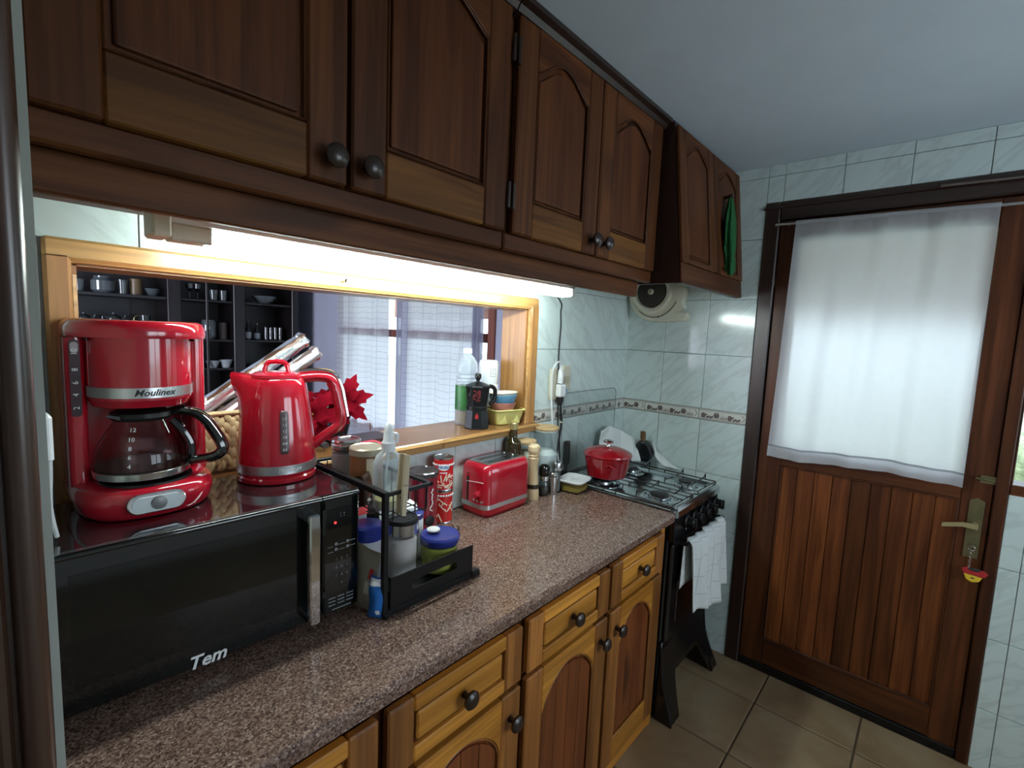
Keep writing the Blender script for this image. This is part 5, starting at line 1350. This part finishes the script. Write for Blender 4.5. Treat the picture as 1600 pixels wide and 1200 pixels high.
CLOUDY.l(CLOUDY.math('MULTIPLY_ADD', lw.outputs['Facing'], .6, CLOUDY.math('MULTIPLY_ADD', CLOUDY.noise(CLOUDY.coord('Object'), 18, 3), .12, .16)), fx2.inputs[0])
CLOUDY.l(tb_.outputs[0], fx2.inputs[1]); CLOUDY.l(CLOUDY.b.outputs[0], fx2.inputs[2]); CLOUDY.l(fx2.outputs[0], CLOUDY.out.inputs['Surface'])
CLOUDY = CLOUDY.m
t = thing('spray_bottle', 'cloudy plastic bottle with frosted nozzle in the upper basket', 'bottle', (-1.748, -.332, BZ))
obj('bottle', MB().lathe([(.030, 0), (.034, .004), (.035, .020), (.0365, .095), (.035, .110), (.027, .128), (.015, .138), (.0125, .150)], 30, cap1=False), CLOUDY, t)
FROST = plain('frosted_white', (.74, .76, .78), .45)
nz_ = obj('nozzle', MB().lathe([(.016, .138), (.0165, .158), (.013, .163), (.011, .186), (.008, .201), (.003, .206)], 20), FROST, t)
obj('trigger', MB().tube(smooth_path([(.010, -.004, .178), (.020, -.006, .174), (.018, -.006, .156)], 4), .0045, 8), FROST, nz_)
obj('dip_tube', MB().tube(smooth_path([(0, 0, .14), (-.008, -.006, .10), (-.014, -.010, .06), (-.018, -.010, .008)], 5), .0028, 8), plain('pale_tube', (.70, .76, .78), .4), t)
obj('liquid', MB().lathe([(.031, .004), (.0325, .024), (.005, .026)], 24), plain('pale_yellow_oil', (.46, .40, .16), .1), t)
t = thing('bag_clip', 'raw wooden clothes peg clipped on the front rim of the rack', 'peg', (-1.764, -.418, 1.166)); t.rotation_euler = (R(-3), R(6), 0)
obj('jaw', MB().prism([(-.006, -.060), (.006, -.062), (.007, .0), (.006, .075), (-.007, .078), (-.007, .0)], -.007, .0005), W_PEG, t, bevel=.001)
obj('jaw', MB().prism([(-.006, -.058), (.006, -.060), (.007, .0), (.006, .075), (-.007, .078), (-.007, .0)], .0110, .0185), W_PEG, t, bevel=.001)
obj('spring', MB().tube([(-.008, .001, -.02), (.008, .001, -.02)], .0022, 6).tube([(-.0075, -.008, .008), (.0075, -.008, .008)], .0012, 5), CHROME, t)
# small things on the sill behind the rack
t = thing('black_bottle', 'slim black bottle with speckled label behind the spray bottle', 'bottle', (-1.640, -.092, TZ))
obj('body', MB().lathe([(.022, 0), (.024, .004), (.024, .230), (.020, .240)], 20), BLACKM, t)
obj('cap', MB().lathe([(.021, .238), (.021, .300), (.019, .302)], 20), BLACKR, t)
obj('speckled_label', MB().lathe([(.0245, .10), (.0245, .22)], 20, cap0=False, cap1=False), plain('speckled_label', (.10, .07, .08), .4, var=.8, scale=160), t)
tag(obj('red_lid_box', MB().loft([[(x, y, z) for x, y in rrect(.105, .060, .012, 4)] for z in (0, .018)]), plain('coral_plastic', (.62, .05, .07), .35), loc=(-1.600, .010, 1.1475), bevel=.003), 'flat coral red plastic box on the sill behind the coffee can', 'box')
tag(obj('dark_tray', MB().loft([[(x, y, 0) for x, y in rrect(.16, .10, .012, 4)], [(x, y, .014) for x, y in rrect(.17, .11, .012, 4)]]), plain('dark_plum_plastic', (.05, .03, .04), .4), loc=(-1.545, .110, 1.1475)), 'dark shallow tray on the sill under the poinsettia', 'tray')
# ---- poinsettia
t = thing('poinsettia', 'artificial poinsettia with two red flower heads on the sill', 'plant', (-1.640, .140, 1.148))
obj('pot', MB().lathe([(.042, 0), (.056, .060), (.058, .066), (.052, .066)], 24), BLACKM, t)
obj('stems', MB().tube(smooth_path([(0, 0, .05), (-.01, -.01, .09), (-.03, -.03, .13)], 4), .004, 6).tube(smooth_path([(.0, 0, .05), (.02, -.005, .09), (.045, -.02, .135)], 4), .004, 6).tube(smooth_path([(0, 0, .05), (.03, .01, .07), (.06, -.01, .08)], 4), .004, 6), plain('dark_green_stem', (.02, .05, .02), .6), t)
BR = plain('red_velvet_petal', (.15, .002, .008), .9, var=.25, scale=18, spec=.05)
LEAFG = plain('dark_green_leaf', (.012, .035, .018), .6)
def bract(L_, W):
    pts = [(0, .03), (.22, .36), (.44, .60), (.50, .40), (.70, .44), (.74, .22), (.86, .14), (1.0, 0)]
    top = [(x*L_, y*W) for x, y in pts]; bot = [(x*L_, -y*W) for x, y in pts[::-1][1:-1]]
    up = [(x, y, .012*math.sin(PI*x/L_) - .004*abs(y)/W) for x, y in top]
    m = MB(); n = len(pts)
    v = []
    for i, (x, y) in enumerate(pts): v += [(x*L_, y*W, .014*math.sin(PI*x) + .010*y), (x*L_, 0, .014*math.sin(PI*x)), (x*L_, -y*W, .014*math.sin(PI*x) + .010*y)]
    f = []
    for i in range(n-1): f += [(3*i, 3*i+1, 3*i+4, 3*i+3), (3*i+1, 3*i+2, 3*i+5, 3*i+4)]
    m.add(v, f, True); return m.mesh('bract', 60)
bm_ = bract(.098, .050); bm_.materials.append(BR); bs_ = bract(.066, .036); bs_.materials.append(BR); bl_ = bract(.075, .040); bl_.materials.append(LEAFG)
def flower(c, nrm, ph):
    q = Vector(nrm).to_track_quat('Z', 'Y').to_matrix().to_4x4()
    for k in range(7):
        o = obj('bract', bm_, None, t); a = 2*PI*k/7 + ph
        o.matrix_local = Matrix.Translation(c) @ q @ Matrix.Rotation(a, 4, 'Z') @ Matrix.Rotation(R(-6 + 8*(k % 2)), 4, 'Y')
    for k in range(5):
        o = obj('bract', bs_, None, t); a = 2*PI*k/5 + ph + .3
        o.matrix_local = Matrix.Translation(Vector(c) + Vector(nrm)*.008) @ q @ Matrix.Rotation(a, 4, 'Z') @ Matrix.Rotation(R(-22), 4, 'Y')
    m = MB(); rr5 = random.Random(4)
    for k in range(9): m.ball((rr5.uniform(-.008, .008), rr5.uniform(-.008, .008), .012 + rr5.uniform(0, .006)), .004, 7, 5)
    o = obj('flower_centre', m, plain('green_gold_centre', (.20, .16, .03), .5, var=.5, scale=60), t)
    o.matrix_local = Matrix.Translation(Vector(c) + Vector(nrm)*.010) @ q
    for k in range(3):
        o = obj('leaf', bl_, None, t); a = 2*PI*k/3 + ph + 2.0
        o.matrix_local = Matrix.Translation(Vector(c) - Vector(nrm)*.012) @ q @ Matrix.Rotation(a, 4, 'Z') @ Matrix.Rotation(R(14), 4, 'Y')
NV = Vector((-.42, -.88, .22)).normalized()
flower((.012, -.045, .140), NV, .2)
flower((-.095, -.055, .105), Vector((-.5, -.84, .2)).normalized(), .9)
t = thing('dark_pan', 'dark rounded pan on the sill glimpsed under the kettle handle', 'pan', (-1.775, .150, 1.148))
obj('bowl', MB().lathe([(.04, 0), (.062, .018), (.072, .046), (.069, .046), (.058, .018), (.03, .004)], 28), plain('charcoal_nonstick', (.03, .032, .034), .3), t)
obj('grip', MB().tube(smooth_path([(.045, -.055, .03), (.060, -.085, .026), (.066, -.110, .020)], 4), .010, 8), plain('charcoal_grip', (.04, .04, .042), .4), t)
# ---- tins and canister by the toaster
NOE_R = plain('red_tin_print', (.60, .02, .022), .25)
NOE_B = plain('blue_logo', (.03, .22, .55), .4)
def wafer_tin(z, label, logo):
    t = thing('wafer_tin', label, 'tin', (-1.338, -.058, z)); r_ = .0335
    obj('tin', MB().lathe([(r_, .004), (r_, .1085)], 32, cap0=True, cap1=True), NOE_R, t)
    obj('rim', MB().lathe([(r_*.97, 0), (r_*1.03, .001), (r_*1.03, .004), (r_, .0055)], 32), CHROME, t)
    obj('rim', MB().lathe([(r_, .1065), (r_*1.03, .108), (r_*1.03, .112), (r_*.95, .113), (r_*.93, .110)], 32), CHROME, t)
    if logo:
        lg = obj('logo_panel', MB().grid(lambda u, v: (lambda a, k: ((r_+.0004)*math.cos(R(-129)+a), (r_+.0004)*math.sin(R(-129)+a), .082 + k))((u-.5)*1.15, (v-.5)*.022*math.sqrt(max(.02, 1-(2*u-1)**2*.9))), 14, 2), WHITEL, t)
        wrap_letters('NOEL', .0155, NOE_B, lg, r_+.0008, .082, R(-129), .0002, bold=.0004, spacing=.95)
        patch(t, 'white_line', r_+.0005, -150, -108, .061, .0645, WHITEL)
    rr6 = random.Random(3 if logo else 8); wf = MB()
    for i in range(16):
        a = R(rr6.uniform(-190, -70)); z0 = rr6.uniform(.012, .05 if logo else .092); da = rr6.uniform(-.4, .4); dz_ = rr6.uniform(-.014, .014)
        wf.tube([((r_+.0006)*math.cos(a+da*q), (r_+.0006)*math.sin(a+da*q), min(.1, max(.008, z0+dz_*q))) for q in (-1, -.33, .33, 1)], .0022, 5)
    obj('wafer_print', wf, plain('cream_print_b', (.72, .58, .46), .5), t)
    ht = MB()
    for i in range(12):
        a = R(-215 + i*15); ht.ball(((r_)*math.cos(a), (r_)*math.sin(a), .089 if logo else .097), .004, 7, 5)
    obj('dot_print', ht, WHITEL, t)
    return t
wafer_tin(CT, 'red wafer tin standing on the granite, under the tin with the blue word', False)
wafer_tin(CT+.1135, 'red wafer tin with blue word on a white oval, on top of another tin', True)
t = thing('drink_canister', 'dark red canister with smoky lid between rack and wafer tins', 'canister', (-1.462, -.105, CT))
WINE = plain('wine_red_plastic', (.24, .008, .022), .25, coat=.3)
obj('body', MB().lathe([(.040, 0), (.044, .004), (.046, .185), (.046, .200)], 36), WINE, t)
cl2 = obj('lid', MB().lathe([(.047, .196), (.050, .200), (.050, .210), (.046, .213), (.043, .209), (.010, .208)], 36), plain('smoky_lid', (.05, .04, .045), .15), t)
sk = MB(); sk.M = Matrix.Rotation(R(-98), 4, 'Z') @ Matrix.Translation((.0445, 0, .060)) @ Matrix.Rotation(R(90), 4, 'Y'); sk.lathe([(.017, 0), (.017, .003), (.013, .004)], 20)
obj('dark_seal', sk, BLACKM, t)
sv = MB(); rl = random.Random(22)
sv.tube([(.0463*math.cos(R(-92) + rl.uniform(-.12, .12)), .0463*math.sin(R(-92) + rl.uniform(-.12, .12)), .09 + k*.006) for k in range(13)], .0016, 5)
obj('label_scrawl', sv, WHITEL, t)
# ---- bottles, jars and mills beyond the toaster
t = thing('oil_bottle', 'dark green olive oil bottle with gold cap behind the toaster', 'bottle', (-.965, -.045, CT))
obj('glass', MB().lathe([(.031, 0), (.033, .006), (.033, .205), (.031, .222), (.017, .236), (.0150, .246), (.0150, .278)], 28), plain('olive_green_glass', (.022, .016, .004), .06, coat=.5), t)
obj('cap', MB().lathe([(.0165, .272), (.0165, .296), (.014, .299)], 20), plain('gold_cap', (.50, .42, .20), .3, .7), t)
obj('dark_neck_label', MB().lathe([(.0160, .246), (.0160, .270)], 20, cap0=False, cap1=False), plain('brown_neck', (.05, .03, .01), .3), t)
def lidjar(label, x, y, r_, h, fill, fmat):
    t = thing('wood_lid_jar', label, 'jar', (x, y, CT))
    obj('glass_body', MB().lathe([(r_*.95, 0), (r_, .005), (r_, h), (r_*.965, h), (r_*.965, .008), (r_*.9, .006)], 36, cap1=False), GLASS, t)
    obj('contents', MB().lathe([(r_*.93, .008), (r_*.95, .014), (r_*.95, fill*.88), (r_*.55, fill), (r_*.05, fill*1.02)], 30), fmat, t)
    obj('wood_lid', MB().lathe([(r_*.93, h-.006), (r_*.93, h+.002), (r_*1.03, h+.003), (r_*1.04, h+.009), (r_*1.0, h+.013), (r_*.3, h+.0135)], 36), W_LIDWOOD, t)
    obj('lid_seal', MB().lathe([(r_*.955, h-.008), (r_*.985, h-.006), (r_*.985, h-.002), (r_*.955, h)], 30, cap0=False, cap1=False), plain('cloudy_seal', (.6, .6, .55), .4), t)
    return t
lidjar('tall glass jar of white salt with bamboo lid, under the socket', -.768, -.060, .052, .250, .165, plain('coarse_salt', (.74, .78, .78), .9, var=.1, scale=120))
lidjar('short glass jar with bamboo lid hidden behind the pepper mill', -.884, -.048, .040, .205, .175, plain('cream_meal', (.58, .53, .42), .9, var=.1, scale=120))
t = thing('pepper_mill', 'tall pale wooden pepper mill right of the toaster', 'pepper mill', (-.928, -.125, CT))
obj('body', MB().lathe([(.026, 0), (.0265, .004), (.026, .030), (.0245, .040), (.0235, .046), (.0235, .062), (.021, .080), (.0185, .110), (.018, .135), (.021, .160), (.0225, .166), (.019, .170), (.0215, .176), (.019, .181)], 28), W_MILL, t)
obj('dark_ring', MB().lathe([(.0245, .044), (.0248, .046), (.0248, .060), (.0245, .062)], 28, cap0=False, cap1=False), KNOBM, t)
hd_ = obj('head', MB().lathe([(.018, .181), (.022, .186), (.0255, .198), (.0235, .212), (.014, .221), (.004, .223)], 28), W_MILL, t)
obj('top_screw', MB().lathe([(.0035, .222), (.0035, .228), (.002, .230)], 10), CHROME, hd_)
lettering('H', .010, DARKL, hd_, Matrix.Translation((-.006, -.020, .214)) @ Matrix.Rotation(R(-20), 4, 'Z') @ Matrix.Rotation(R(45), 4, 'X'))
t = thing('spice_grinder', 'small glass grinder with round black cap beside the pepper mill', 'grinder', (-.862, -.130, CT))
obj('glass_body', MB().lathe([(.020, 0), (.022, .004), (.022, .050), (.019, .056), (.019, .070)], 24), thin_glass('grinder_glass', (.72, .76, .78), .3), t)
obj('collar', MB().lathe([(.0195, .064), (.0195, .082)], 24), CHROME, t)
obj('cap', MB().lathe([(.021, .082), (.0235, .086), (.0235, .108), (.021, .120), (.012, .128), (.002, .130)], 24), BLACK, t)
obj('peppercorns', MB().lathe([(.0195, .006), (.0198, .034), (.006, .040)], 18), plain('dark_pepper', (.04, .035, .03), .8, var=.9, scale=300), t)
def shaker(label, x, y, r_, h):
    t = thing('steel_shaker', label, 'shaker', (x, y, CT))
    obj('body', MB().lathe([(r_*.97, 0), (r_, .003), (r_, h*.80)], 26), CHROME, t)
    obj('dark_gap', MB().lathe([(r_*.93, h*.79), (r_*.93, h*.84)], 26, cap0=False, cap1=False), BLACKM, t)
    obj('lid', MB().lathe([(r_, h*.83), (r_*1.01, h*.84), (r_, h*.96), (r_*.85, h), (r_*.2, h*1.01)], 26), CHROME, t)
shaker('small steel shaker in front of the salt jar, nearer the food box', -.820, -.145, .0185, .092)
t = thing('salt_grinder', 'glass grinder with broad steel top between the small shaker and the salt jar', 'grinder', (-.783, -.134, CT))
obj('glass_body', MB().lathe([(.018, 0), (.0195, .004), (.0195, .095)], 24), thin_glass('grinder_glass_b', (.70, .74, .76), .3), t)
obj('salt', MB().lathe([(.0175, .004), (.0178, .06), (.004, .064)], 18), plain('grey_salt', (.35, .36, .36), .8, var=.4, scale=200), t)
obj('steel_top', MB().lathe([(.0205, .092), (.0215, .095), (.0215, .122), (.019, .126), (.004, .127)], 24), CHROME, t)
# plastic food box
t = thing('food_box', 'clear plastic food box with white lid at the corner of the worktop', 'food box', (-.712, -.178, CT), R(8))
obj('box', MB().loft([[(x, y, 0) for x, y in rrect(.100, .086, .018, 4)], [(x, y, .004) for x, y in rrect(.106, .092, .020, 4)], [(x, y, .046) for x, y in rrect(.120, .106, .022, 4)], [(x, y, .046) for x, y in rrect(.116, .102, .022, 4)], [(x, y, .005) for x, y in rrect(.102, .088, .018, 4)]]), thin_glass('clear_plastic', (.90, .88, .80), .2), t)
obj('yellow_food', MB().loft([[(x, y, .006) for x, y in rrect(.100, .086, .018, 4)], [(x, y, .024) for x, y in rrect(.108, .094, .020, 4)]]), plain('pale_yellow_food', (.55, .46, .16), .6, var=.2, scale=60), t)
bl = obj('lid', MB().loft([[(x, y, .044) for x, y in rrect(.124, .110, .024, 5)], [(x, y, .050) for x, y in rrect(.128, .114, .024, 5)], [(x, y, .054) for x, y in rrect(.124, .110, .024, 5)], [(x, y, .0525) for x, y in rrect(.112, .098, .020, 5)]]), plain('milky_lid', (.70, .70, .72), .35), t)
lm = MB(); rr7 = random.Random(9)
for i in range(9): lm.tube([(rr7.uniform(-.04, .04), rr7.uniform(-.03, .03), .0532), (rr7.uniform(-.04, .04), rr7.uniform(-.03, .03), .0532)], .0007, 5)
obj('embossed_lines', lm, plain('lid_emboss', (.45, .45, .47), .5), bl)
# ---- things on the sill
SZl = 1.1475
t = thing('moka_pot', 'black stovetop moka pot with red print on the wooden sill', 'moka pot', (-1.085, .045, SZl))
def octa(r_, z, n=8): return [(r_*math.cos(2*PI*(i+.5)/n), r_*math.sin(2*PI*(i+.5)/n), z) for i in range(n)]
MOKA = plain('satin_black_aluminium', (.012, .013, .014), .28, .3)
obj('boiler', MB().loft([octa(.048, 0), octa(.050, .004), octa(.044, .072)]), MOKA, t, angle=20)
obj('waist', MB().lathe([(.041, .072), (.042, .076), (.042, .086), (.039, .088)], 28), MOKA, t)
up = obj('jug', MB().loft([octa(.039, .088), octa(.041, .10), octa(.050, .160), octa(.051, .163)]), MOKA, t, angle=20)
obj('spout', MB().loft([[(-.046, -.012, .130), (-.046, .012, .130), (-.048, 0, .128)], [(-.048, -.014, .162), (-.048, .014, .162), (-.064, 0, .164)]]), MOKA, up)
ml = obj('lid', MB().loft([octa(.051, .163), octa(.049, .168), octa(.020, .180), octa(.010, .182)]), MOKA, t, angle=20)
obj('lid_knob', MB().lathe([(.007, .181), (.007, .188), (.013, .196), (.013, .208), (.010, .213), (.003, .214)], 12), BLACKM, ml)
obj('handle', MB().tube(smooth_path([(.046, -.006, .158), (.066, -.010, .160), (.082, -.014, .148), (.084, -.014, .122), (.076, -.012, .100), (.062, -.010, .088)], 5), .0085, 8), BLACKM, t)
PR = plain('dark_red_print', (.11, .008, .010), .5)
pm2 = MB(); rr8 = random.Random(6)
for i in range(7):
    for j in range(5):
        if rr8.random() < .72:
            z = .112 + i*.0062; x = -.014 + j*.0058; rad = (.041 + (z-.10)/.06*.009)*math.cos(PI/8) + .0006
            a = R(-135); 
            pm2.add([(rad*math.cos(a) - (x+u_)*math.sin(a), rad*math.sin(a) + (x+u_)*math.cos(a), z+v_) for u_, v_ in ((-.0022, -.0026), (.0022, -.0026), (.0022, .0026), (-.0022, .0026))], [(0, 1, 2, 3)], False)
obj('red_print', pm2, PR, up)
em = MB(); a = R(-135); rad = .0455*math.cos(PI/8) + .0018
em.add([(rad*math.cos(a) - u_*math.sin(a), rad*math.sin(a) + u_*math.cos(a), .052 + v_) for u_, v_ in ((-.006, -.010), (.006, -.010), (.007, .004), (.003, .004), (.003, .011), (-.003, .011), (-.003, .004), (-.007, .004))], [tuple(range(8))], False)
obj('emblem', em, plain('red_emblem', (.36, .02, .02), .4), t)
t = thing('water_bottle', 'clear ribbed plastic bottle with white cap behind the moka pot', 'bottle', (-1.060, .135, SZl))
obj('bottle', MB().lathe([(.040, 0), (.044, .006), (.044, .085), (.0445, .165), (.041, .170), (.044, .176), (.041, .184), (.0445, .192), (.041, .200), (.045, .210), (.046, .225), (.040, .250), (.026, .272), (.016, .282), (.015, .292)], 30, cap1=False), CLOUDY, t)
obj('label', MB().lathe([(.0455, .060), (.0455, .158)], 30, cap0=False, cap1=False), plain('green_leaf_label', (.03, .13, .035), .4, var=.7, scale=30), t)
obj('amber_base', MB().lathe([(.042, .004), (.0432, .010), (.0432, .055), (.01, .056)], 24), plain('amber_liquid', (.22, .14, .03), .2), t)
obj('cap', MB().lathe([(.0185, .286), (.0185, .304), (.016, .306)], 20), WHITEP, t)
def flask(label, z, r_, h, name):
    t = thing(name, label, 'canister', (-.925, .145, z))
    obj('body', MB().lathe([(r_*.9, 0), (r_, .006), (r_, h*.82), (r_*.94, h*.9), (r_*.94, h*.95), (r_*.80, h)], 28), plain('white_enamel', (.72, .75, .77), .3), t)
    return t
t = flask('white canister with black swallow print behind the coloured bowls', SZl, .046, .158, 'white_canister')
mk = MB()
def bird(a, z, s): mk.add([((.0465)*math.cos(a + x*s/.046), (.0465)*math.sin(a + x*s/.046), z + y*s) for x, y in ((-1, .5), (-.2, .15), (.1, .9), (.35, .1), (1, .3), (.4, -.15), (.5, -.8), (0, -.2), (-.6, -.3))], [tuple(range(9))], False)
bird(R(-112), .105, .013); bird(R(-145), .118, .008); bird(R(-160), .118, .006)
obj('swallow_print', mk, DARKL, t)
t = flask('small white canister stacked on the one with swallows', SZl+.1585, .042, .098, 'white_canister')
sq = MB()
for z0, z1, x0, x1 in ((.030, .032, -.012, .012), (.062, .064, -.012, .012), (.030, .064, -.013, -.011), (.030, .064, .011, .013), (.040, .042, -.008, .008), (.047, .049, -.006, .006), (.054, .056, -.008, .008)):
    sq.grid(lambda u, v: (.0426*math.cos(R(-108) + (x0+(x1-x0)*u)/.042), .0426*math.sin(R(-108) + (x0+(x1-x0)*u)/.042), z0+(z1-z0)*v), 3, 1)
obj('square_print', sq, GREYL, t)
t = thing('yellow_tub', 'pale yellow plastic tub on the sill beside the moka pot', 'tub', (-.925, .045, SZl), R(-14))
PY_ = plain('pale_yellow_plastic', (.66, .62, .22), .35)
def tubr(w, d, z): return [(x, y, z) for x, y in rrect(w, d, .018, 4)]
obj('tub', MB().loft([tubr(.108, .070, 0), tubr(.116, .078, .004), tubr(.142, .100, .058), tubr(.138, .096, .058), tubr(.112, .074, .006)]), PY_, t)
obj('rim', MB().loft([tubr(.150, .108, .058), tubr(.154, .112, .061), tubr(.150, .108, .064), tubr(.138, .096, .063)], False, False), PY_, t)
fc = MB()
for s_ in (-1, 1): fc.loft([[(s_*.030 - .022, -.040, .006), (s_*.030 + .022, -.040, .006), (s_*.030, -.043, .004)], [(s_*.030 - .002, -.0455, .044), (s_*.030 + .002, -.0455, .044), (s_*.030, -.047, .042)]])
obj('facet', fc, PY_, t)
def bowl(label, z, r_, h, col, name, tilt=0, dx=0):
    t = obj(name, MB().lathe([(r_*.68, 0), (r_*.74, .003), (r_, h), (r_*.96, h+.001), (r_*.70, .006), (r_*.1, .005)], 32), plain(name + '_plastic', col, .35), loc=(-.938 + dx, .045, z), rot=(R(tilt), R(tilt*.6), 0))
    return tag(t, label, 'bowl')
bowl('dusty pink plastic bowl standing in the yellow tub', SZl+.050, .056, .040, (.52, .20, .17), 'pink_bowl')
bowl('sky blue plastic bowl nested on the pink bowl', SZl+.082, .060, .038, (.14, .38, .60), 'blue_bowl', -3, .004)
tag(obj('cream_bowl', MB().lathe([(.050, 0), (.058, .012), (.061, .016), (.058, .017), (.048, .004)], 32), plain('cream_bowl_plastic', (.66, .63, .54), .35), loc=(-.934, .045, SZl+.114), rot=(R(-3), R(-2), 0)), 'cream plastic bowl, topmost of the bowls in the yellow tub', 'bowl')
# socket on the left stub wall with plug and cords
t = thing('wall_socket', 'white socket with plug at the left edge by the coffee maker', 'socket', (-2.3495, -.310, 1.365))
obj('plate', MB().box(.0, .012, -.04, .04, -.070, .030, b=.003), WHITEP, t)
obj('plug', MB().box(.012, .026, -.020, .020, -.060, .010, b=.004), WHITEP, t)
obj('cord', MB().tube(smooth_path([(.006, 0, .16), (.010, 0, .10), (.016, 0, .05), (.018, 0, .0), (.022, .0, -.06), (.022, .03, -.14), (.030, .06, -.20)], 5), .0035, 6), WHITEP, t)
